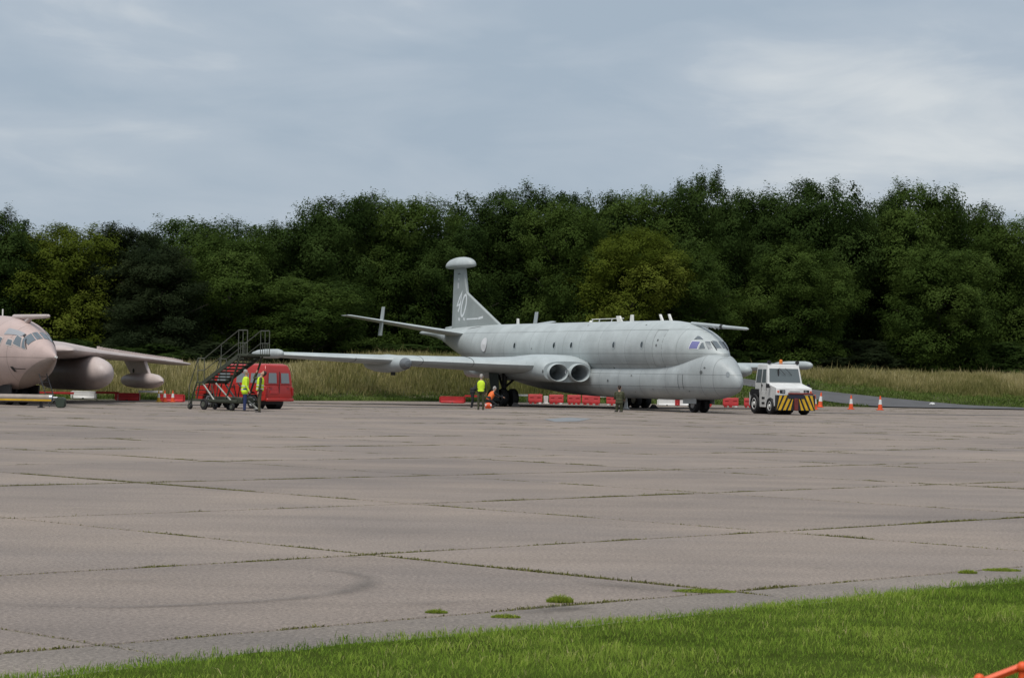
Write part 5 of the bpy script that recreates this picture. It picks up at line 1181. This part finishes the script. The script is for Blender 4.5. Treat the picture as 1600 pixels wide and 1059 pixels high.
def person(label, loc, rz, top, bottom, hair, pose, vest=None, tape=True, collar=SHIRT, scale=1.0, coat=False):
    """pose: hip height, lean (rad, forward), arms/legs as direction vectors; facing local +X. One continuous skinned body, clothes as children."""
    root = empty('person', (loc[0], loc[1], 0), rz, label, 'person')
    V = Vector; segs = []; mats = [SKIN, top, bottom, hair, SHOE, EYEM, LIP]
    hip = V((pose.get('hipx', 0), 0, pose['hip'])); le = pose.get('lean', 0.03)
    upv = V((math.sin(le), 0, math.cos(le))); fw = V((math.cos(le), 0, -math.sin(le)))
    chest = hip + upv * .36; neck = hip + upv * .53
    def S(a, b_, r0, r1, m): segs.append((V(a), V(b_), r0, r1, m))
    S(hip + V((0, -.08, -.02)), hip + V((0, .08, -.02)), .125, .125, 2)
    S(hip + V((0, -.07, .10)), hip + V((0, .07, .10)), .118, .118, 1)
    S(hip + upv * .20 + V((0, -.07, 0)), chest + V((0, -.08, 0)), .112, .122, 1); S(hip + upv * .20 + V((0, .07, 0)), chest + V((0, .08, 0)), .112, .122, 1)
    S(chest + upv * .10 + V((0, -.14, 0)), chest + upv * .10 + V((0, .14, 0)), .078, .078, 1)
    hl = pose.get('head', 0.0); hu = V((math.sin(le + hl), 0, math.cos(le + hl))); hf = V((math.cos(le + hl), 0, -math.sin(le + hl)))
    S(neck, neck + hu * .09, .058, .054, 0)
    hc = neck + hu * .19
    S(hc - hu * .035 + hf * .018, hc + hu * .035, .078, .088, 0)                    # skull and face
    S(hc - hu * .085 + hf * .045, hc - hu * .06 + hf * .05, .042, .05, 0)           # jaw
    S(hc - hu * .02 + hf * .095, hc - hu * .035 + hf * .108, .011, .016, 0)         # nose
    for s in (-1, 1):
        S(hc + hf * .082 + hu * .012 + V((0, s * .032, 0)), hc + hf * .085 + hu * .012 + V((0, s * .034, 0)), .012, .012, 5)
        S(hc + V((0, s * .085, 0)) - hu * .02, hc + V((0, s * .088, 0)) + hu * .015, .016, .018, 0)
    S(hc + hf * .083 - hu * .062 + V((0, -.02, 0)), hc + hf * .083 - hu * .062 + V((0, .02, 0)), .009, .009, 6)
    S(hc + hu * .045 - hf * .012, hc + hu * .055 - hf * .03, .088, .085, 3); S(hc - hf * .055, hc - hf * .05 - hu * .04, .065, .055, 3)
    for s, kk in ((1, 'L'), (-1, 'R')):
        sh = chest + upv * .095 + V((0, s * .19, 0))
        ua, fa = V(pose['arm' + kk][0]).normalized(), V(pose['arm' + kk][1]).normalized()
        el = sh + ua * .29; wr = el + fa * .25
        S(sh, el, .062, .050, 1); S(el, wr, .048, .036, 1)
        sidev = fa.cross(V((0, s, 0.2))).normalized(); palm = wr + fa * .075; across = fa.cross(sidev).normalized()
        S(wr, palm, .030, .034, 0); S(wr + across * .018, palm + across * .022, .022, .022, 0); S(wr - across * .018, palm - across * .022, .022, .022, 0)
        for i, L in enumerate((.060, .072, .067, .050)):
            rt = palm + across * (.030 - i * .020); md = rt + fa * L * .55 + sidev * .008; S(rt, md, .0095, .0092, 0); S(md, md + (fa * .8 + sidev * .6).normalized() * L * .45, .0092, .008, 0)
        tb = wr + fa * .02 + across * .03; tm = tb + (fa * .6 + across * .8).normalized() * .035; S(tb, tm, .0125, .011, 0); S(tm, tm + (fa * .9 + across * .3).normalized() * .03, .011, .009, 0)
        hj = hip + V((0, s * .095, -.03)); th, shn = V(pose['leg' + kk][0]).normalized(), V(pose['leg' + kk][1]).normalized()
        kn = hj + th * .43; an = kn + shn * .42
        S(hj, kn, .098, .068, 2); S(kn, an, .066, .05, 2)
        fd = V(pose.get('foot' + kk, (1, 0, 0))).normalized(); S(an, an + V((0, 0, -.035)), .052, .05, 4)
        S(an + fd * -.04 + V((0, 0, -.045)), an + fd * .15 + V((0, 0, -.052)), .042, .036, 4)
    if coat:
        S(hip + V((0, -.09, -.10)), hip + V((0, .09, -.10)), .14, .14, 1)
    b = MB()
    for p, q, r0, r1, m in segs:
        if (q - p).length > 1e-4: b.tube(p, q, r0, r1, 12)
        b.sphere(p, r0, nu=12, nv=8); b.sphere(q, r1, nu=12, nv=8)
    me = bpy.data.meshes.new('tmp'); me.from_pydata(b.v, [], b.f); tmp = bpy.data.objects.new('tmp', me); col.objects.link(tmp)
    rm = tmp.modifiers.new('r', 'REMESH'); rm.mode = 'VOXEL'; rm.voxel_size = .0105; rm.use_smooth_shade = True
    sm = tmp.modifiers.new('s', 'SMOOTH'); sm.factor = .5; sm.iterations = 2
    dg = bpy.context.evaluated_depsgraph_get(); body = bpy.data.meshes.new_from_object(tmp.evaluated_get(dg), depsgraph=dg); body.name = 'body'
    bpy.data.objects.remove(tmp)
    body.materials.clear()
    for m in mats: body.materials.append(m)
    n = len(body.polygons); ce = np.empty(n * 3); body.polygons.foreach_get('center', ce); ce = ce.reshape(-1, 3); best = np.full(n, 1e9); mi = np.zeros(n, np.int32)
    for p, q, r0, r1, m in segs:
        p_, d_ = np.array(p), np.array(q - p); L2 = max(d_ @ d_, 1e-9); t = np.clip((ce - p_) @ d_ / L2, 0, 1)
        dist = np.linalg.norm(ce - p_ - t[:, None] * d_, axis=1) - (r0 + (r1 - r0) * t)
        if m in (5, 6, 3): dist -= .004
        k = dist < best; best[k] = dist[k]; mi[k] = m
    body.polygons.foreach_set('material_index', mi); body.polygons.foreach_set('use_smooth', [True] * n)
    o = link(body, 'body', root)
    if vest:
        # garment: torso shell following the lean, open at neck and arms
        rings = []; nn = 26
        spec = [(-.10 if coat else -.02, .185, .158), (.08, .178, .150), (.22, .185, .148), (.36, .205, .152), (.44, .20, .138), (.50, .15, .115), (.535, .10, .09)]
        for h_, ry, rx in spec:
            c = hip + upv * h_; rings.append([tuple(c + fw * (rx * math.cos(2 * math.pi * i / nn)) + V((0, ry * math.sin(2 * math.pi * i / nn), 0))) for i in range(nn)])
        b = MB(); b.loft(rings, caps=False); v = b.build('vest', vest, root, smooth=70)
        if tape:
            for h_ in ((.06, .20) if not coat else (-.02, .14)):
                r_ = []
                for dz in (-.022, .022):
                    c = hip + upv * (h_ + dz); r_.append([tuple(c + fw * (.162 * math.cos(2 * math.pi * i / nn)) + V((0, .194 * math.sin(2 * math.pi * i / nn), 0))) for i in range(nn)])
                b = MB(); b.loft(r_, caps=False); b.build('reflective_tape', REFL, v, smooth=70)
    root.scale = (scale, scale, scale)
    return root
stand = dict(hip=.925, lean=.02, armL=((.05, .12, -1), (.25, .0, -1)), armR=((.05, -.12, -1), (.25, 0, -1)), legL=((.03, .05, -1), (-.02, .0, -1)), legR=((.03, -.05, -1), (-.03, 0, -1)))
def P_(**k): q = dict(stand); q.update(k); return q
person('man in bulky yellow hi-vis jacket and blue trousers beside the red van', (colx(383, 97.6), 97.6), R(12), HIVIS, NAVY, HAIRG, P_(lean=.10, head=-.15, armL=((-.1, .2, -1), (.55, .1, -.8)), armR=((-.05, -.2, -1), (.45, -.1, -.85))), HIVIS, True, coat=True)
person('man in yellow hi-vis vest and khaki coverall looking up, arm raised to his face', (colx(406.5, 95.6), 95.6), R(188), DOLIVE, KHAKI, HAIRD, P_(lean=-.06, head=-.55, armR=((.75, -.35, .15), (-.35, .35, .9)), armL=((.1, .2, -1), (.25, -.1, -1))), HIVIS, True)
person('man in plain yellow vest seen from behind under the aircraft wing', (colx(752, 113.6), 113.6), R(84), DOLIVE, DOLIVE, HAIRG, P_(lean=.05, head=.1, armL=((.2, .1, -1), (.6, 0, -.7)), armR=((.1, -.15, -1), (.4, 0, -.9))), HIVIS, False)
person('dark clothed person bending towards the aircraft wheel behind the yellow vest', (colx(743, 121.0), 121.0), R(15), DARKC, DARKC, HAIRD, P_(hip=.84, lean=.75, armL=((.5, .15, -1), (.6, 0, -.7)), armR=((.4, -.15, -1), (.6, 0, -.8)), legL=((.15, .05, -1), (-.2, 0, -1)), legR=((-.05, -.05, -1), (-.15, 0, -1)), hipx=-.15))
person('crouching person with orange vest working at the main wheel', (colx(764, 122.2), 122.2), R(35), DARKC, DARKC, HAIRG, dict(hip=.40, lean=.62, head=-.2, armL=((.8, .2, -.5), (.9, 0, -.1)), armR=((.8, -.2, -.5), (.9, 0, -.2)), legL=((.9, .25, .05), (-.35, 0, -.95)), legR=((.75, -.2, -.42), (-.8, 0, -.42)), footR=(1, 0, -.3)), ORV, False)
person('man in olive coverall and dark cap kneeling before the fuselage', (colx(968, 115.4), 115.4), R(78), DOLIVE, DOLIVE, HAIRD, dict(hip=.50, lean=.06, head=.05, armL=((.25, .2, -1), (.8, -.1, -.2)), armR=((.25, -.2, -1), (.8, .1, -.2)), legL=((.12, .06, -1), (-1, 0, -.03)), legR=((.12, -.06, -1), (-1, 0, -.03)), footL=(-1, 0, 0), footR=(-1, 0, 0)))

# ------------------------------------------------------------------ cones, barriers and small things
def cone(px, Y, h, label, top=M_ORANGE, low=M_ORANGE):
    root = empty('traffic_cone', (colx(px, Y, 635), Y, 0.0), rng.uniform(0, 6), label, 'cone', 'traffic cones on the apron edge')
    z0 = max(0.0, float(bank_z(root.location.x, Y))) if Y > edge_y(root.location.x) else 0.0
    root.location.z = z0
    b = MB(); s = .24 * h / .9; b.prism([(s * math.cos(R(45 * k + 22.5)) * 1.05, s * math.sin(R(45 * k + 22.5)) * 1.05) for k in range(8)], 'z', .004, .05); b.build('base', low, root, bevel=.008)
    r = lambda z: (.16 - .125 * z) * h / .9
    for a, c, m, nm in ((.05, .40, low, 'lower_cone'), (.40, .74, M_WHITEPL, 'white_sleeve'), (.74, 1.0, top, 'cone_tip')):
        b = MB(); b.lathe((0, 0, 0), 'z', [(0, a * h), (r(a) + (.004 if m is M_WHITEPL else 0), a * h), (r(c) + (.004 if m is M_WHITEPL else 0), c * h), (0, c * h)], 18); b.build(nm, m, root)
    return root
cone(1375, 143.5, .90, 'orange and white cone farthest right on the apron')
cone(1329.5, 144.5, .90, 'orange and white cone between the tug and the farthest right cone')
cone(1281, 153, 1.0, 'large leaning cone on the grass tongue right of the tug').rotation_euler[1] = R(-5)
cone(1273, 140, .90, 'cone half hidden by the right end of the tug bumper')
cone(270, 120.3, .62, 'rightmost of three cones left of the boarding steps')
cone(257.5, 120.0, .62, 'orange and white cone in the middle of three by the red barrier')
cone(248, 119.8, .60, 'yellow and white cone left of the two orange ones by the red barrier', M_YELLOW, M_YELLOW)
cone(996 - 18, 126.5, .74, 'all white cone beside the kneeling man', M_WHITEPL, M_WHITEPL)

def low_barrier(px0, px1, Y, m, label, h=.40, nm='plastic_barrier'):
    x0, x1 = colx(px0, Y, 622), colx(px1, Y, 622); L = x1 - x0
    z0 = 0.06 if Y > edge_y((x0 + x1) / 2) - .5 else 0.0
    root = empty(nm, ((x0 + x1) / 2, Y, z0), R(rng.uniform(-3, 3)), label, 'barrier', 'low plastic barriers along the apron edge')
    b = MB(); b.prism([(-.17, .0), (.17, .0), (.17, .09), (.11, .13), (.09, h), (-.09, h), (-.11, .13), (-.17, .09)], 'x', -L / 2 + .04, L / 2 - .04); b.build('trough', m, root, bevel=.012)
    b = MB(); b.box(-L / 2 + .02, L / 2 - .02, -.10, .10, h - .06, h + .012); b.build('top_rim', m, root, bevel=.01)
    for s in (-1, 1):
        b = MB(); b.tube((s * L / 2, 0, .03), (s * L / 2, 0, h - .02), .055, n=10); b.build('coupling', m, root)
    b = MB(); b.box(-.05, .05, -.174, -.168, .0, .06); b.build('drain_slot', M_BLACK, root)
    return root
low_barrier(112, 150, 123.0, M_WHITEPL, 'low white plastic barrier left of the jet pod')
low_barrier(181, 218, 123.4, M_REDPL, 'low red plastic barrier below the jet underwing pod')
low_barrier(250, 288, 121.2, M_REDPL, 'low red plastic barrier behind the three small cones')
low_barrier(688, 726, 138.5, M_REDPL, 'low red plastic barrier left of the man in plain vest')
low_barrier(1028, 1056, 146.5, M_WHITEPL, 'low white barrier under the fuselage, left of the red upright')
low_barrier(1061, 1090, 146.2, M_WHITEPL, 'low white barrier just left of the nose wheels')
low_barrier(1056, 1061, 145.6, M_REDPL, 'narrow red barrier between the two white ones', .44)
def block_barrier(px0, px1, Y, label, h=.60, m=M_REDPL):
    x0, x1 = colx(px0, Y, 624), colx(px1, Y, 624); L = x1 - x0
    root = empty('water_barrier', ((x0 + x1) / 2, Y, 0), R(rng.uniform(-5, 5)), label, 'barrier', 'red water filled barrier blocks')
    b = MB()
    prof = [(-.21, .10), (.21, .10), (.21, .24), (.15, .34), (.15, h - .06), (.11, h), (-.11, h), (-.15, h - .06), (-.15, .34), (-.21, .24)]
    b.prism(prof, 'x', -L / 2 + .02, L / 2 - .02); b.build('tank', m, root, bevel=.015)
    for q in (-.32, 0.0, .32):
        b = MB(); b.box(q * L - L * .09, q * L + L * .09, -.2, .2, .0, .105); b.build('foot', M_WHITEPL if rng.random() < .3 else m, root, bevel=.01)
    for q in (-.25, .25):
        b = MB(); b.box(q * L - .12, q * L + .12, -.157, -.149, h * .62, h * .72); b.build('recess', mat('barrier_recess', (.25, .02, .018), .6), root)
    b = MB(); b.tube((L * .3, 0, h), (L * .3, 0, h + .04), .05, n=10); b.build('filler_cap', m, root)
    return root
for p0, p1, Y, lb in ((825, 848, 143.4, 'red water barrier block nearest the main wheel'), (857.5, 881, 143.2, 'red water barrier block right of the white post'), (886, 908, 143.0, 'red water barrier block third from the main wheel'), (908.8, 938, 142.4, 'longest red water barrier block, fourth from the main wheel'),
                      (947, 965, 142.4, 'red water barrier block behind the kneeling man'), (1095, 1113, 143.5, 'red water barrier block behind the nose wheels'), (1129, 1154, 143.8, 'red water barrier block alone under the aircraft nose'), (1162, 1182, 143.8, 'red water barrier block half hidden by the tug rear wheel')):
    block_barrier(p0, p1, Y, lb)
b = MB(); b.box(-.14, .14, -.1, .1, 0, .5); b.prism([(-.2, 0), (.2, 0), (.2, .08), (-.2, .08)], 'y', -.14, .14)
o = tag(b.build('white_post', M_WHITEPL, bevel=.015), 'short white block standing between two red water barriers', 'post'); o.location = (colx(853, 143.6, 624), 143.6, 0)
def board(px0, px1, Y, py, m, label):
    """flat barrier plank carried on two short feet"""
    x0, x1 = colx(px0, Y, py), colx(px1, Y, py); z = EYE + (587.5 + ROLL * ((px0 + px1) / 2 - 800) - py) * Y / FPX; L = x1 - x0
    root = empty('barrier_plank', ((x0 + x1) / 2, Y, 0), 0, label, 'plank', 'barrier planks between the low barriers')
    b = MB(); b.box(-L / 2, L / 2, -.02, .02, z - .055, z + .055); b.build('plank', m, root, bevel=.006)
    for s in (-.46, .46):
        b = MB(); b.tube((s * L, .0, 0.0), (s * L, .03, z + .02), .018, n=6); b.tube((s * L, -.2, .02), (s * L, .25, .02), .016, n=6); b.build('foot', M_GALV, root)
board(44, 116, 121.8, 613.4, M_REDPL, 'long red barrier plank beneath the pink jet tank')
board(150, 186, 121.2, 613.2, M_REDPL, 'red barrier plank between the white and the red low barrier')
board(217, 254, 121.2, 611.6, M_WHITEPL, 'white barrier plank left of the three small cones')
board(7, 44, 121.8, 612.2, M_WHITEPL, 'white barrier plank behind the pink jet nose wheel')
board(726, 748, 138.6, 618.6, M_REDPL, 'red barrier plank running behind the man in plain vest')
board(795, 825, 141.5, 617.2, M_WHITEPL, 'white barrier plank right of the main wheel')
board(936, 950, 142.6, 619.0, M_WHITEPL, 'short white barrier plank left of the kneeling man')

# tow bar trolley at the left
TBR = empty('tow_bar', (colx(40, 96.5, 630), 96.5, 0), R(3), 'long pale tube tow bar with yellow stripe and green box at its end', 'tow bar')
M_TUBE = mat('pale_tube', (.27, .225, .19), .5, noise=(3, .25))
b = MB(); b.tube((-6.2, 0, .40), (1.12, 0, .40), .165, n=20); TU = b.build('tube', M_TUBE, TBR)
b = MB(); b.box(-6.2, 1.1, -.171, -.150, .29, .36); b.build('yellow_stripe', M_YELLOW, TU)
b = MB(); b.lathe((1.12, 0, .40), 'x', [(.0, .0), (.10, .0), (.14, .02), (.172, .0), (.172, -.12), (.165, -.12)], 18); b.build('end_ring', M_STEEL, TU)
b = MB(); b.tube((1.1, 0, .42), (1.35, 0, .42), .06, n=10); b.build('shaft', M_STEEL, TBR)
b = MB(); b.prism([(1.30, .10), (1.36, .02), (1.62, .02), (1.68, .10), (1.68, .38), (1.60, .46), (1.34, .46), (1.28, .38)], 'y', -.24, .24); b.build('green_box', mat('box_green', (.04, .055, .04), .6, noise=(3, .3)), TBR, bevel=.03)
for q in (.66, -3.4):
    b = MB(); b.box(q - .06, q + .06, -.08, .08, .03, .26); b.box(q - .12, q + .12, -.2, .2, .0, .04); b.build('support_leg', M_TUGR if q < 0 else M_BLACK, TBR)
# entry ladder of the tanker
LD = empty('entry_ladder', (0, 0, 0), 0, 'thin dark entry ladder leaning under the pink jet nose', 'ladder')
b0 = Vector((colx(84, 99.2, 635), 99.2, 0)); t0 = Vector((colx(67, 99.9, 590), 99.9, 1.42)); wv = Vector((.30, .16, 0))
for s in (-.5, .5):
    b = MB(); b.tube(b0 + wv * s, t0 + wv * s, .022, n=8); b.build('rail', M_BLACK, LD)
for k in range(6):
    p = b0.lerp(t0, (k + .5) / 6); b = MB(); b.tube(p - wv * .5, p + wv * .5, .016, n=6); b.build('rung', M_BLACK, LD)
# equipment by the main wheel
b = MB(); b.sphere((0, 0, .16), .20, .16, .16); b.box(-.15, .15, -.1, .1, 0, .12)
o = tag(b.build('equipment_bag', M_ORANGE, bevel=.02), 'orange and white equipment bag on the ground by the main wheel', 'bag'); o.location = (colx(763, 118.5, 636), 118.5, 0)
b = MB(); b.box(-.17, .17, -.13, -.10, .14, .24); b.build('white_flap', M_WHITEPL, o)
for px, Y, lab in ((1022, 130.2, 'dark wheel chock right of the far main wheels'), (806, 126.6, 'dark wheel chock right of the near main wheels')):
    b = MB(); b.prism([(-.28, 0), (.28, 0), (.05, .24), (-.12, .24)], 'y', -.3, .3); o = tag(b.build('wheel_chock', M_BLACK, bevel=.015), lab, 'chock', 'wheel chocks'); o.location = (colx(px, Y, 636), Y, 0)
# litter on the verge right
b = MB(); rr2 = random.Random(5)
b.sphere((0, 0, .06), .20, .14, .08, 10, 6); b.v = [(x + rr2.uniform(-.05, .05), y + rr2.uniform(-.04, .04), max(0, z + rr2.uniform(-.03, .04))) for x, y, z in b.v]
ly = 160.8; lx = colx(1456, ly, 623)
o = tag(b.build('litter_bag', M_WHITEPL, smooth=0), 'crumpled white litter on the green verge above the road', 'litter'); o.location = (lx, ly, float(bank_z(lx, ly)) + .05)

# orange plastic mesh fence, its top corner just inside the lower right of the frame
M_MESH = mat('orange_mesh', (0.80, 0.10, 0.02), .5, noise=(9, .2))
FN = empty('mesh_fence', (1.0, 4.0, 0), 0, 'orange plastic mesh fence crossing the lower right corner', 'fence')
def ftop(x): return float(np.interp(x, [-.6, .55, .78, .90, 1.02, 1.35, 2.4], [1.02, 1.10, 1.174, 1.210, 1.234, 1.31, 1.30]))
nb = MB(); xs_ = [ -.6 + .075 * k for k in range(40)]
for r_ in range(0, 14):
    for a, c in zip(xs_[:-1], xs_[1:]):
        nb.tube((a - 1, .01 * math.sin(a * 9), ftop(a) - .004 - r_ * .078 - (.012 * math.sin(a * 23 + r_) if r_ else .004 * math.sin(a * 40))), (c - 1, .01 * math.sin(c * 9), ftop(c) - .004 - r_ * .078 - (.012 * math.sin(c * 23 + r_) if r_ else .004 * math.sin(c * 40))), .0075 if r_ == 0 else .006, n=6)
for k, a in enumerate(xs_):
    zt = ftop(a); nb.tube((a - 1, 0, zt), (a - 1 + .02, 0, zt - 1.0), .007, n=6); nb.sphere((a - 1, 0, zt), .0105, nu=8, nv=5)
nb.build('mesh', M_MESH, FN)['kind'] = 'stuff'
for x in (1.35, -.55):
    b = MB(); b.tube((x - 1, .02, 0), (x - 1, .02, ftop(x) + .05), .012, n=8); b.build('stake', M_STEEL, FN)
